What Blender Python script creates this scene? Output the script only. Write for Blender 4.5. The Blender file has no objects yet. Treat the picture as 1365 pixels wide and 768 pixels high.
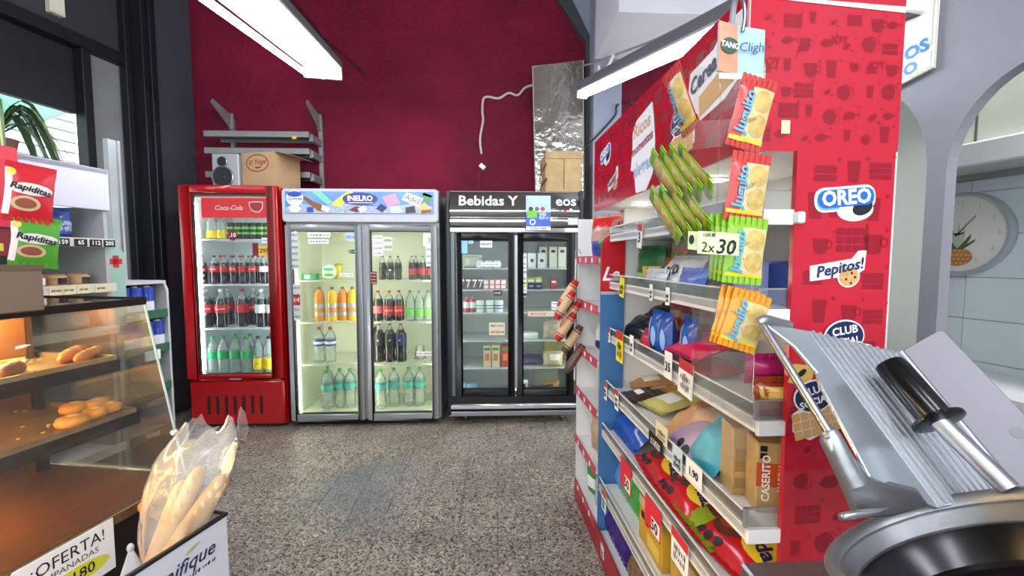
import bpy, bmesh, math, random
from mathutils import Vector, Matrix, Euler, noise

# ---------------------------------------------------------------- camera, world, exposure
SC = bpy.context.scene
COL = SC.collection
FPX, CXP, CYP, EYE = 580.0, 682.5, 384.0, 1.36      # focal length in pixels of a 1365 x 768 frame, eye height
YAW = math.atan((CXP - 660.0) / FPX)
PIT = math.atan((CYP - 345.0) / FPX)
cam_d = bpy.data.cameras.new('camera')
cam_d.sensor_width = 36.0
cam_d.lens = 36.0 * FPX / 1365.0
cam_d.clip_start = 0.02
cam = bpy.data.objects.new('camera', cam_d)
cam.location = (0, 0, EYE)
cam.rotation_euler = (math.pi / 2 - PIT, 0, -YAW)
COL.objects.link(cam)
SC.camera = cam
w = bpy.data.worlds.new('world')
SC.world = w
w.use_nodes = True
w.node_tree.nodes['Background'].inputs[0].default_value = (0.86, 0.93, 1.0, 1)
w.node_tree.nodes['Background'].inputs[1].default_value = 1.9
SC.view_settings.view_transform = 'Standard'
SC.view_settings.look = 'None'
SC.view_settings.exposure = 0.95
SC.view_settings.gamma = 1.0
SC.view_settings.use_curve_mapping = False
TUBE, WARM, COOLER, SPOT = 27.0, 150.0, 10.0, 26.0    # lamp radiances
RND = random.Random(7)
rad = math.radians

# ---------------------------------------------------------------- helpers
def lin(h):
    h = h.lstrip('#')
    o = []
    for i in (0, 2, 4):
        c = int(h[i:i+2], 16) / 255
        o.append(c / 12.92 if c <= .04045 else ((c + .055) / 1.055) ** 2.4)
    return tuple(o) + (1,)

MATS = {}
def M(name, hexc='#808080', rough=.5, metal=0., bump=None, var=None, coat=0., emit=0., sss=0., alpha=1.0):
    """procedural Principled material; var = (scale, amount) of noise tone, bump = (scale, strength)"""
    if name in MATS: return MATS[name]
    m = bpy.data.materials.new(name); m.use_nodes = True
    nt = m.node_tree; b = nt.nodes['Principled BSDF']
    c = lin(hexc)
    b.inputs['Base Color'].default_value = c
    b.inputs['Roughness'].default_value = rough
    b.inputs['Metallic'].default_value = metal
    b.inputs['Coat Weight'].default_value = coat
    b.inputs['Coat Roughness'].default_value = .06
    if alpha < 1: b.inputs['Alpha'].default_value = alpha
    if emit:
        b.inputs['Emission Color'].default_value = c
        b.inputs['Emission Strength'].default_value = emit
    geo = nt.nodes.new('ShaderNodeTexCoord') if (var or bump) else None
    if var:
        n = nt.nodes.new('ShaderNodeTexNoise'); n.inputs['Scale'].default_value = var[0]; n.inputs['Detail'].default_value = 5
        nt.links.new(geo.outputs['Object'], n.inputs['Vector'])
        r = nt.nodes.new('ShaderNodeMapRange'); r.inputs[1].default_value = .3; r.inputs[2].default_value = .7
        r.inputs[3].default_value = 1 - var[1]; r.inputs[4].default_value = 1 + var[1]
        nt.links.new(n.outputs['Fac'], r.inputs[0])
        h = nt.nodes.new('ShaderNodeHueSaturation'); h.inputs['Color'].default_value = c
        nt.links.new(r.outputs[0], h.inputs['Value']); nt.links.new(h.outputs[0], b.inputs['Base Color'])
    if bump:
        n = nt.nodes.new('ShaderNodeTexNoise'); n.inputs['Scale'].default_value = bump[0]; n.inputs['Detail'].default_value = 4
        nt.links.new(geo.outputs['Object'], n.inputs['Vector'])
        u = nt.nodes.new('ShaderNodeBump'); u.inputs['Strength'].default_value = bump[1]; u.inputs['Distance'].default_value = .01
        nt.links.new(n.outputs['Fac'], u.inputs['Height']); nt.links.new(u.outputs[0], b.inputs['Normal'])
    MATS[name] = m
    return m

def glass(name, tint='#ffffff', body=.08, rough=.03, milk='#ffffff', refl=1.0):
    """thin clear sheet: transparent, a little milk of its own, and a fresnel gloss"""
    if name in MATS: return MATS[name]
    m = bpy.data.materials.new(name); m.use_nodes = True
    nt = m.node_tree; nt.nodes.clear()
    out = nt.nodes.new('ShaderNodeOutputMaterial')
    t = nt.nodes.new('ShaderNodeBsdfTransparent'); t.inputs[0].default_value = lin(tint)
    d = nt.nodes.new('ShaderNodeBsdfDiffuse'); d.inputs[0].default_value = lin(milk)
    g = nt.nodes.new('ShaderNodeBsdfGlossy'); g.inputs['Roughness'].default_value = rough
    a = nt.nodes.new('ShaderNodeMixShader'); a.inputs[0].default_value = body
    nt.links.new(t.outputs[0], a.inputs[1]); nt.links.new(d.outputs[0], a.inputs[2])
    f = nt.nodes.new('ShaderNodeFresnel'); f.inputs[0].default_value = 1.35
    q = nt.nodes.new('ShaderNodeMath'); q.operation = 'MULTIPLY'; q.inputs[1].default_value = refl
    nt.links.new(f.outputs[0], q.inputs[0])
    x = nt.nodes.new('ShaderNodeMixShader')
    nt.links.new(q.outputs[0], x.inputs[0]); nt.links.new(a.outputs[0], x.inputs[1]); nt.links.new(g.outputs[0], x.inputs[2])
    nt.links.new(x.outputs[0], out.inputs[0])
    MATS[name] = m
    return m

def lamp_mat(name, hexc, strength):
    if name in MATS: return MATS[name]
    m = bpy.data.materials.new(name); m.use_nodes = True
    nt = m.node_tree; nt.nodes.clear()
    out = nt.nodes.new('ShaderNodeOutputMaterial'); e = nt.nodes.new('ShaderNodeEmission')
    e.inputs[0].default_value = lin(hexc); e.inputs[1].default_value = strength
    nt.links.new(e.outputs[0], out.inputs[0])
    MATS[name] = m
    return m

class Frame:
    """floor-plan frame turned about the spot under the eye: x across, y along, z up"""
    def __init__(s, deg):
        s.a = rad(deg); c, n = math.cos(s.a), math.sin(s.a)
        s.ex, s.ey = Vector((c, n, 0)), Vector((-n, c, 0))
    def w(s, p): return s.ex * p[0] + s.ey * p[1] + Vector((0, 0, p[2]))
    def _d(s, px, py):
        f = Vector((math.sin(YAW) * math.cos(PIT), math.cos(YAW) * math.cos(PIT), -math.sin(PIT)))
        r = Vector((math.cos(YAW), -math.sin(YAW), 0)); u = r.cross(f)
        d = r * ((px - CXP) / FPX) - u * ((py - CYP) / FPX) + f
        return Vector((d.dot(s.ex), d.dot(s.ey), d.z))
    def onx(s, px, py, v): d = s._d(px, py); t = v / d.x; return Vector((v, d.y * t, EYE + d.z * t))
    def ony(s, px, py, v): d = s._d(px, py); t = v / d.y; return Vector((d.x * t, v, EYE + d.z * t))
    def onz(s, px, py, v): d = s._d(px, py); t = (v - EYE) / d.z; return Vector((d.x * t, d.y * t, v))
W = Frame(0); G = Frame(2.4); L = Frame(-11); R = Frame(12)

OFF = {}
def thing(name, label, cat, fr=W, off=(0, 0, 0), rotz=0., group=None, kind=None):
    """an Empty at the thing's base; its parts are written in the coordinates of frame fr"""
    o = bpy.data.objects.new(name, None); COL.objects.link(o)
    o.location = fr.w(off); o.rotation_euler = (0, 0, fr.a + rotz)
    o.empty_display_size = .05
    tag(o, label, cat, group, kind)
    OFF[o.name] = Vector(off)
    return o
def tag(o, label=None, cat=None, group=None, kind=None):
    if label: o['label'] = label
    if cat: o['category'] = cat
    if group: o['group'] = group
    if kind: o['kind'] = kind
    return o

class MB:
    def __init__(s): s.v = []; s.f = []
    def add(s, vs, fs, m=None):
        n = len(s.v)
        s.v += [tuple(m @ Vector(p)) if m else tuple(p) for p in vs]
        s.f += [tuple(i + n for i in f) for f in fs]
        return s
    def box(s, x0, x1, y0, y1, z0, z1, m=None):
        return s.add([(x0,y0,z0),(x1,y0,z0),(x1,y1,z0),(x0,y1,z0),(x0,y0,z1),(x1,y0,z1),(x1,y1,z1),(x0,y1,z1)],
                     [(0,3,2,1),(4,5,6,7),(0,1,5,4),(1,2,6,5),(2,3,7,6),(3,0,4,7)], m)
    def prism(s, pts, c0, c1, m=None):
        n = len(pts)
        vs = [(a, b, c0) for a, b in pts] + [(a, b, c1) for a, b in pts]
        fs = [tuple(range(n))[::-1], tuple(range(n, 2*n))] + [(i, (i+1) % n, n + (i+1) % n, n + i) for i in range(n)]
        return s.add(vs, fs, m)
    def poly(s, pts, c, m=None): return s.add([(a, b, c) for a, b in pts], [tuple(range(len(pts)))], m)
    def loft(s, rings, closed=True, caps=True):
        n = len(rings[0]); vs = [p for r in rings for p in r]; fs = []
        for i in range(len(rings) - 1):
            for j in range(n if closed else n - 1):
                k = (j + 1) % n
                fs.append((i*n+j, i*n+k, (i+1)*n+k, (i+1)*n+j))
        if caps and closed:
            fs.append(tuple(range(n))[::-1]); fs.append(tuple(range((len(rings)-1)*n, len(rings)*n)))
        return s.add(vs, fs)
    def lathe(s, prof, n=16, m=None, caps=True):
        rings = [[(r*math.cos(2*math.pi*k/n), r*math.sin(2*math.pi*k/n), z) for k in range(n)] for r, z in prof]
        if m: rings = [[m @ Vector(p) for p in r] for r in rings]
        return s.loft(rings, True, caps)
    def tube(s, path, r, n=8, closed=False):
        path = [Vector(p) for p in path]; rings = []; up = None
        for i, p in enumerate(path):
            a = path[i-1] if (i or closed) else p; b = path[(i+1) % len(path)] if (i < len(path)-1 or closed) else p
            t = (b - a).normalized()
            if up is None: up = Vector((0, 0, 1)) if abs(t.z) < .9 else Vector((1, 0, 0))
            x = t.cross(up).normalized(); up = x.cross(t).normalized()
            rr = r[i] if isinstance(r, (list, tuple)) else r
            rings.append([p + (x*math.cos(2*math.pi*k/n) + up*math.sin(2*math.pi*k/n))*rr for k in range(n)])
        if closed: rings.append(rings[0])
        return s.loft(rings, True, not closed)
    def bar(s, a, b, r, n=10): return s.tube([a, b], r, n)
    def ball(s, c, rx, ry, rz, n=10, m=10):
        pr = []
        for i in range(m + 1):
            t = math.pi * i / m; pr.append((max(math.sin(t), .01), -math.cos(t)))
        return s.lathe(pr, n, Matrix.Translation(c) @ Matrix.Diagonal((rx, ry, rz, 1)))
    def build(s, name, mat, parent=None, smooth=False, bevel=0., seg=1, M4=None, sharp=40):
        me = bpy.data.meshes.new(name)
        off = OFF.get(parent.name, Vector()) if parent else Vector()
        me.from_pydata([Vector(p) - off for p in s.v] if off.length else s.v, [], s.f)
        bm = bmesh.new(); bm.from_mesh(me)
        bmesh.ops.remove_doubles(bm, verts=bm.verts, dist=1e-6)
        if len(bm.faces) > 1: bmesh.ops.recalc_face_normals(bm, faces=bm.faces)
        if bevel:
            es = [e for e in bm.edges if len(e.link_faces) == 2 and e.calc_face_angle(0) > .5]
            bmesh.ops.bevel(bm, geom=es, offset=bevel, segments=seg, affect='EDGES', profile=.5, clamp_overlap=True)
        bm.to_mesh(me); bm.free()
        if smooth:
            me.shade_smooth(); me.set_sharp_from_angle(angle=rad(sharp))
        return put(name, me, mat, parent, M4)

def put(name, me, mat, parent=None, M4=None):
    if mat and not me.materials: me.materials.append(mat)
    o = bpy.data.objects.new(name, me); COL.objects.link(o)
    if parent:
        o.parent = parent; OFF[o.name] = OFF.get(parent.name, Vector())
    if M4 is not None: o.matrix_basis = M4
    return o

def basis(right, up, out, org):
    m = Matrix.Identity(4)
    for i, v in enumerate((right, up, out, org)):
        for k in range(3): m[k][i] = v[k]
    return m
def face_front(x, y, z): return basis((1,0,0), (0,0,1), (0,-1,0), (x,y,z))      # a sheet that faces -y
def face_left(x, y, z): return basis((0,-1,0), (0,0,1), (-1,0,0), (x,y,z))      # a sheet that faces -x
def face_right(x, y, z): return basis((0,1,0), (0,0,1), (1,0,0), (x,y,z))
def face_up(x, y, z): return basis((1,0,0), (0,1,0), (0,0,1), (x,y,z))

def deco(parent, S, name, pts, mat, c=.0008, t=.0006, a=0., b=0., rot=0.):
    """a printed or stuck-on flat shape on sheet S (a right, b up, c outwards)"""
    mm = S @ Matrix.Translation((a, b, 0)) @ Matrix.Rotation(rot, 4, 'Z')
    q = MB(); q.prism(pts, c, c + t, mm)
    return q.build(name, mat, parent)

TXT = {}
def text_mesh(s, size, bold, shear, align='CENTER'):
    k = (s, size, bold, shear, align)
    if k in TXT: return TXT[k]
    cu = bpy.data.curves.new('lettering', 'FONT'); cu.body = s; cu.size = size; cu.shear = shear
    cu.offset = bold * size; cu.align_x = align; cu.align_y = 'CENTER'; cu.resolution_u = 2
    cu.fill_mode = 'FRONT' if hasattr(cu, 'fill_mode') else cu.fill_mode
    ob = bpy.data.objects.new('lettering', cu); COL.objects.link(ob)
    me = bpy.data.meshes.new_from_object(ob)
    bpy.data.objects.remove(ob); bpy.data.curves.remove(cu)
    me.materials.clear()
    TXT[k] = me
    return me
def tx(parent, S, s, a, b, size, mat, c=.0022, rot=0., bold=.02, shear=0., sx=1., align='CENTER', name='lettering'):
    me = text_mesh(s, size, bold, shear, align)
    if me.materials:
        if me.materials[0] != mat: me = me.copy(); me.materials.clear()
    off = OFF.get(parent.name, Vector())
    mm = Matrix.Translation(-off) @ S @ Matrix.Translation((a, b, c)) @ Matrix.Rotation(rot, 4, 'Z') @ Matrix.Diagonal((sx, 1, 1, 1))
    return put(name, me, mat, parent, mm)

def ell(rx, ry, n=28, cx=0., cy=0., rot=0.):
    o = []
    for k in range(n):
        t = 2*math.pi*k/n; x, y = rx*math.cos(t), ry*math.sin(t)
        o.append((cx + x*math.cos(rot) - y*math.sin(rot), cy + x*math.sin(rot) + y*math.cos(rot)))
    return o
def rrect(x0, y0, x1, y1, r, n=5):
    o = []
    for cx, cy, a in ((x1-r, y1-r, 0), (x0+r, y1-r, 90), (x0+r, y0+r, 180), (x1-r, y0+r, 270)):
        for k in range(n + 1):
            t = rad(a + 90*k/n); o.append((cx + r*math.cos(t), cy + r*math.sin(t)))
    return o
def rect(x0, y0, x1, y1): return [(x0,y0),(x1,y0),(x1,y1),(x0,y1)]
def slab(parent, name, mat, x0, x1, y0, y1, z0, z1, bevel=0., smooth=False):
    q = MB(); q.box(x0, x1, y0, y1, z0, z1); return q.build(name, mat, parent, smooth, bevel)
ORD = ['first','second','third','fourth','fifth','sixth','seventh','eighth','ninth','tenth']

# ---------------------------------------------------------------- materials
white = M('white_enamel', '#dcdcd8', .35, var=(6, .03))
offwhite = M('off_white_paint', '#c9cac8', .6, var=(4, .05))
paper = M('white_paper', '#eeece6', .7)
black = M('black_plastic', '#0d0d0e', .35)
ink = M('black_ink', '#101014', .7)
blueink = M('blue_ink', '#1d5fa8', .6)
chrome = M('polished_steel', '#c8c9cb', .12, 1.0, bump=(3, .15))
steel = M('brushed_steel', '#a0a3a6', .36, 1.0, var=(30, .06))
alu = M('cast_aluminium', '#9ea1a3', .4, .85, bump=(80, .05))
greymetal = M('grey_painted_metal', '#8d8e8c', .45, .3, var=(15, .08))
darkmetal = M('dark_steel', '#1e2024', .45, .4, var=(8, .15))
red_sh = M('red_enamel', '#a90a12', .25, coat=.4)
gl = glass('clear_glass', '#f4fbf8', .02, .02)
gl_fr = glass('cooler_door_glass', '#f2f8f6', .015, .02, refl=.55)
plast = glass('clear_plastic', '#f8f6f2', .06, .12, '#e6e2d6', .8)
film = glass('backing_film', '#fcfbf9', .015, .1, '#e6e2d6', .5)
plast2 = glass('price_rail_plastic', '#f4f7f7', .07, .1, '#dfe6e6', .8)
# ---------------------------------------------------------------- the setting
def structure(o): o['kind'] = 'structure'; return o
# floor: terrazzo tiles 0.198 m square on a dark bed
def terrazzo():
    m = bpy.data.materials.new('terrazzo'); m.use_nodes = True
    nt = m.node_tree; b = nt.nodes['Principled BSDF']; N = nt.nodes.new; K = nt.links.new
    g = N('ShaderNodeNewGeometry')
    v = N('ShaderNodeTexVoronoi'); v.inputs['Scale'].default_value = 125; K(g.outputs['Position'], v.inputs['Vector'])
    sp = N('ShaderNodeSeparateColor'); K(v.outputs['Color'], sp.inputs[0])
    r = N('ShaderNodeValToRGB'); K(sp.outputs[0], r.inputs[0])
    e = r.color_ramp.elements
    r.color_ramp.interpolation = 'CONSTANT'
    e[0].position = 0; e[0].color = lin('#3a342f')
    e[1].position = .16; e[1].color = lin('#7d7367')
    for p, c in ((.34, '#9e9384'), (.60, '#b5a998'), (.82, '#8d8275'), (.93, '#cfc6b6')):
        x = e.new(p); x.color = lin(c)
    n = N('ShaderNodeTexNoise'); n.inputs['Scale'].default_value = 2.2; n.inputs['Detail'].default_value = 6; K(g.outputs['Position'], n.inputs['Vector'])
    mr = N('ShaderNodeMapRange'); mr.inputs[1].default_value = .3; mr.inputs[2].default_value = .7; mr.inputs[3].default_value = .72; mr.inputs[4].default_value = 1.12
    K(n.outputs['Fac'], mr.inputs[0])
    oi = N('ShaderNodeObjectInfo')
    m2 = N('ShaderNodeMapRange'); m2.inputs[3].default_value = .9; m2.inputs[4].default_value = 1.08; K(oi.outputs['Random'], m2.inputs[0])
    mu = N('ShaderNodeMath'); mu.operation = 'MULTIPLY'; K(mr.outputs[0], mu.inputs[0]); K(m2.outputs[0], mu.inputs[1])
    h = N('ShaderNodeHueSaturation'); K(r.outputs[0], h.inputs['Color']); K(mu.outputs[0], h.inputs['Value'])
    # a bluish spill stain in the aisle
    d = N('ShaderNodeVectorMath'); d.operation = 'DISTANCE'; d.inputs[1].default_value = (-.78, 2.55, 0); K(g.outputs['Position'], d.inputs[0])
    ad = N('ShaderNodeMath'); ad.operation = 'MULTIPLY_ADD'; ad.inputs[1].default_value = .9; K(n.outputs['Fac'], ad.inputs[0]); K(d.outputs['Value'], ad.inputs[2])
    sr = N('ShaderNodeMapRange'); sr.inputs[1].default_value = .55; sr.inputs[2].default_value = .95; sr.inputs[3].default_value = .5; sr.inputs[4].default_value = 0; K(ad.outputs[0], sr.inputs[0])
    mx = N('ShaderNodeMix'); mx.data_type = 'RGBA'; K(sr.outputs[0], mx.inputs[0]); K(h.outputs[0], mx.inputs[6]); mx.inputs[7].default_value = lin('#62747a')
    K(mx.outputs[2], b.inputs['Base Color'])
    b.inputs['Roughness'].default_value = .42
    return m
terr = terrazzo()
q = MB(); q.box(-5.2, 3.2, -3.2, 4.3, -.1, -.004)
floor = structure(q.build('floor', M('grout', '#4a443e', .8)))
T = .198
q = MB(); q.box(.0012, T-.0012, .0012, T-.0012, -.02, 0); q2 = MB()
tile = q.build('tile', terr, floor, bevel=.0012)
tile.location = (.01 - 10*T, 1.62 + .0, 0)
nt_ = 0
for j in range(13):
    for i in range(14):
        if i == 0 and j == 0: tile.location = (.01 - 11*T, 1.6195, 0); continue
        x, y = .01 + (i - 11)*T, 1.6195 + j*T
        o = tile.copy(); COL.objects.link(o)
        o.location = (x, y, RND.uniform(-.0012, 0)); o.parent = floor
q = MB()   # the tiles out of sight or under the furniture
for j in range(-24, 13):
    for i in range(-15, 16):
        if 0 <= j < 13 and -11 <= i < 3: continue
        x, y = .01 + i*T, 1.6195 + j*T
        q.box(x+.0012, x+T-.0012, y+.0012, y+T-.0012, -.02, 0)
o = q.build('tile_field', terr, floor); o['kind'] = 'stuff'

wine = bpy.data.materials.new('wine_red_wall_paint'); wine.use_nodes = True
def _wine(m):
    nt = m.node_tree; b = nt.nodes['Principled BSDF']; N = nt.nodes.new; K = nt.links.new
    g = N('ShaderNodeNewGeometry')
    n = N('ShaderNodeTexNoise'); n.inputs['Scale'].default_value = 1.3; n.inputs['Detail'].default_value = 9; n.inputs['Roughness'].default_value = .6
    K(g.outputs['Position'], n.inputs['Vector'])
    r = N('ShaderNodeValToRGB'); K(n.outputs['Fac'], r.inputs[0])
    r.color_ramp.elements[0].position = .3; r.color_ramp.elements[0].color = lin('#5c0722')
    r.color_ramp.elements[1].position = .72; r.color_ramp.elements[1].color = lin('#860f32')
    K(r.outputs[0], b.inputs['Base Color'])
    b.inputs['Roughness'].default_value = .65; b.inputs['Specular IOR Level'].default_value = .25
    n2 = N('ShaderNodeTexNoise'); n2.inputs['Scale'].default_value = 9; n2.inputs['Detail'].default_value = 9; n2.inputs['Roughness'].default_value = .65
    K(g.outputs['Position'], n2.inputs['Vector'])
    u = N('ShaderNodeBump'); u.inputs['Strength'].default_value = .9; u.inputs['Distance'].default_value = .03
    K(n2.outputs['Fac'], u.inputs['Height']); K(u.outputs[0], b.inputs['Normal'])
_wine(wine)
YB = 4.2
q = MB(); q.box(-3.3, 3.2, YB, YB + .15, -.1, 3.95); wall_back = structure(q.build('wall_back', wine))
q = MB(); q.box(-3.05, .86, YB - .012, YB, 0, 1.93); structure(q.build('trim_1', M('cream_wall_tile', '#cfccc0', .3, var=(3, .04))))
charcoal = M('charcoal_wall_paint', '#2f3136', .6, var=(2, .2), bump=(6, .2))
# left wall (frame L), with the shop window in it
wl = MB(); X0, X1 = -3.75, -3.6
wy0, wy1, wz0, wz1 = 1.0, 3.04, .9, 2.97
wl.box(X0, X1, -2.6, wy0, -.1, 3.95); wl.box(X0, X1, wy1, 3.62, -.1, 3.95)
wl.box(X0, X1, wy0, wy1, -.1, wz0); wl.box(X0, X1, wy0, wy1, wz1, 3.95)
wall_left = thing('wall_left', None, None, L, (X1, 0, 0)); structure(wall_left)
wl.build('wall_surface', charcoal, wall_left)
q = MB(); q.box(X1, X1 + .10, 3.22, 3.60, 0, 3.95); q.build('pier', M('dark_grey_pier_paint', '#3d3f46', .6, var=(2, .12)), wall_left, bevel=.01)
q = MB(); q.box(X1, X1 + .16, 3.08, 3.20, 0, 3.95); q.box(X1 + .16, X1 + .19, 3.12, 3.15, 0, 3.95); q.box(X1, X1+.06, 3.03, 3.08, 0, 3.95)
q.build('steel_column', darkmetal, wall_left, bevel=.004)
win = thing('window_1', None, None, L, (X1, 2.0, wz0)); structure(win)
wf = MB(); wf.box(X1-.06, X1+.05, wy0, wy1, wz1-.09, wz1); wf.box(X1-.06, X1+.05, wy0, wy1, wz0, wz0+.06)
wf.box(X1-.06, X1+.03, 2.74, 2.80, wz0, wz1); wf.box(X1-.06, X1+.03, 2.03, 2.12, wz0, wz1)
wf.build('window_frame', darkmetal, win, bevel=.004)
slab(win, 'shutter_box', M('roller_shutter_dark', '#121417', .6, var=(10, .3)), X1-.10, X1-.05, wy0, 2.74, 2.42, wz1-.05)
slab(win, 'jamb_panel', M('dusty_white_panel', '#80837f', .6, var=(3, .12)), X1-.10, X1-.02, 2.80, wy1, wz0, wz1-.09)
slab(win, 'pane', gl, X1-.075, X1-.07, wy0, 2.74, wz0, 2.5)
# what the window shows: slatted white house front and a green awning across the street
ext = thing('slatted_house_front', 'white slatted house front seen through the shop window', 'building', L, (-6.5, 2.8, 0))
for k in range(30):
    slab(ext, 'slat', M('white_slat_board', '#f2f2ee', .7), -6.55, -6.5, 1.6, 8.0, .4 + k*.13, .505 + k*.13)  # boards in their own plain white
slab(ext, 'wall_surface', M('pale_siding', '#b9bcba', .8), -6.7, -6.55, 1.6, 8.0, 0, 4.6)
aw = thing('awning', 'green fabric awning outside the shop window', 'awning', L, (-5.9, 3.2, 2.5))
q = MB(); ap = [L.onx(-30, 95, -5.8), L.onx(-30, 165, -4.9), L.onx(40, 167, -4.9), L.onx(88, 150, -5.8)]
q.add(ap + [p - Vector((0,0,.02)) for p in ap],[(0,1,2,3),(7,6,5,4),(0,4,5,1),(1,5,6,2),(2,6,7,3),(3,7,4,0)])
q.build('canopy', M('awning_green', '#8fd6bf', .7), aw)
MB().bar(ap[1], ap[2], .015).build('front_bar', greymetal, aw); MB().bar(ap[2], ap[3], .012).build('side_bar', greymetal, aw)
# ceiling
q = MB(); q.box(-5.2, 3.2, -3.2, 4.3, 3.95, 4.1); structure(q.build('ceiling', M('ceiling_paint', '#7d7470', .8, var=(1.5, .1))))
# dark edging, haunch and blue-grey pillar at the end of the wine red wall
bluegrey = M('blue_grey_paint', '#8d93a3', .6, var=(2, .08))
dgrey = M('dark_grey_edging', '#3e4043', .6, var=(3, .1))
q = MB()
q.prism([(.43, 3.95), (.60, 3.95), (.88, 3.42), (.88, 0), (.845, 0), (.845, 3.36)], 0, .06, basis((1,0,0), (0,0,1), (0,-1,0), (0, YB, 0)))
structure(q.build('trim_2', dgrey))
q = MB(); q.box(.88, 1.13, 3.94, YB, 0, 3.95, None)
q.prism([(.60, 3.95), (.88, 3.95), (.88, 3.42)], 0, .05, basis((1,0,0), (0,0,1), (0,-1,0), (0, YB, 0)))
structure(q.build('pillar', bluegrey))
q = MB(); q.box(.775, 3.2, 2.80, 3.44, 2.9, 3.95); structure(q.build('beam', M('soffit_paint', '#c3c3c8', .65, var=(2, .06)), bevel=.004))
# right: grey wall with two arched openings (frame R), tiled kitchen wall beyond
AX = 1.45
aw_ = MB()
def arch_wall(y0, y1, arches, z1=3.95):
    ys = sorted(set([y0, y1] + [a + (b-a)*(1-math.cos(math.pi*k/20))/2 for a, b, zs, zt in arches for k in range(21)]))
    for a, b in zip(ys, ys[1:]):
        m_ = (a + b)/2; lo0 = lo1 = 0.
        for (p, r_, zs, zt) in arches:
            if p < m_ < r_:
                f = lambda y: zs + (zt-zs)*math.sqrt(max(0, 1-((y-(p+r_)/2)/((r_-p)/2))**2))
                lo0, lo1 = f(a), f(b)
        vs = [(AX,a,lo0),(AX+.04,a,lo0),(AX+.04,b,lo1),(AX,b,lo1),(AX,a,z1),(AX+.04,a,z1),(AX+.04,b,z1),(AX,b,z1)]
        aw_.add(vs, [(0,3,2,1),(4,5,6,7),(0,1,5,4),(1,2,6,5),(2,3,7,6),(3,0,4,7)])
arch_wall(-2.0, 1.55, [(.50, .881, 1.60, 1.838), (.927, 1.30, 1.60, 1.885)])
wall_right = thing('wall_right', None, None, R, (AX, 0, 0)); structure(wall_right)
aw_.build('wall_surface', M('grey_arch_paint', '#83858a', .6, var=(2.5, .07), bump=(7, .2)), wall_right)
KX = 2.12
wk = thing('wall_kitchen', None, None, R, (KX, 0, 0)); structure(wk)
slab(wk, 'grout_bed', M('tile_grout', '#9aa0a3', .8), KX, KX+.1, -2.0, 1.75, 0, 3.95)
tl = MB(); tl.box(KX-.006, KX, .001, .199, .001, .159)
tmat = M('pale_glazed_tile', '#ccd6da', .25, var=(3, .07))
t0 = None
for j in range(3, 13):
    for i in range(2, 8):
        if t0 is None:
            t0 = tl.build('tile', tmat, wk, bevel=.0015); o = t0
        else:
            o = t0.copy(); COL.objects.link(o); o.parent = wk
        o.location = (0, i*.2 + .0, j*.16 + .01)
slab(wk, 'upper_plaster', M('pale_green_plaster', '#ccd0be', .6, var=(2, .05)), KX-.012, KX, -2.0, 1.75, 2.12, 3.95)
# door panel of pale board seen in the first arch
pan = thing('board_partition', 'pale green board partition behind the first grey arch', 'partition', R, (1.75, 1.4, 0))
slab(pan, 'board', M('pale_green_board', '#d4dacb', .5, var=(2, .06)), 1.74, 1.76, 1.06, 1.75, 0, 2.6)
slab(pan, 'edge_strip', M('dark_brown_strip', '#4b3a33', .6), 1.725, 1.745, 1.045, 1.06, 0, 2.6)

# ---------------------------------------------------------------- fluorescent fixtures
lamp = lamp_mat('fluorescent_tube', '#f1f2ff', TUBE)
def fixture(label, far, d, length, wid, tubes, drop=.058, body_h=.05):
    d = Vector(d).normalized()
    x = d.cross(Vector((0, 0, 1))).normalized(); u = x.cross(d)
    t = thing('fluorescent_fixture', label, 'ceiling light', group='fluorescent ceiling fixtures')
    t.matrix_basis = basis(x, d, u, far)
    h = wid/2
    q = MB(); q.box(-h, h, 0, length, 0, body_h); q.build('housing', M('fixture_white', '#56565c', .5), t, bevel=.006)
    for y0, y1 in ((-.006, .012), (length-.012, length+.006)): q = MB(); q.box(-h*.96, h*.96, y0, y1, -drop-.017, body_h); q.build('end_cap', M('fixture_cap', '#77777c', .5), t, bevel=.004)
    for k in range(tubes):
        
        x = 0 if tubes == 1 else -h*.7 + 1.4*h*k/(tubes-1)
        q = MB(); q.bar((x, .012, -drop), (x, length-.012, -drop), .016, 12); q.build('lamp_tube', lamp, t, True)
    return t
f1 = fixture('three-tube white fluorescent fixture hanging before the wine red wall', W.ony(430, 90, 3.2), (.146, -1.023, -.215), 1.7, .27, 3)
f1.scale = (1, 1, 1)
fr_ = W.ony(776, 122, 2.6)
f2 = fixture('single-tube fluorescent fixture over the red biscuit sign', fr_, (.165, -1.024, -.212), 1.45, .07, 1, .024)
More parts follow.
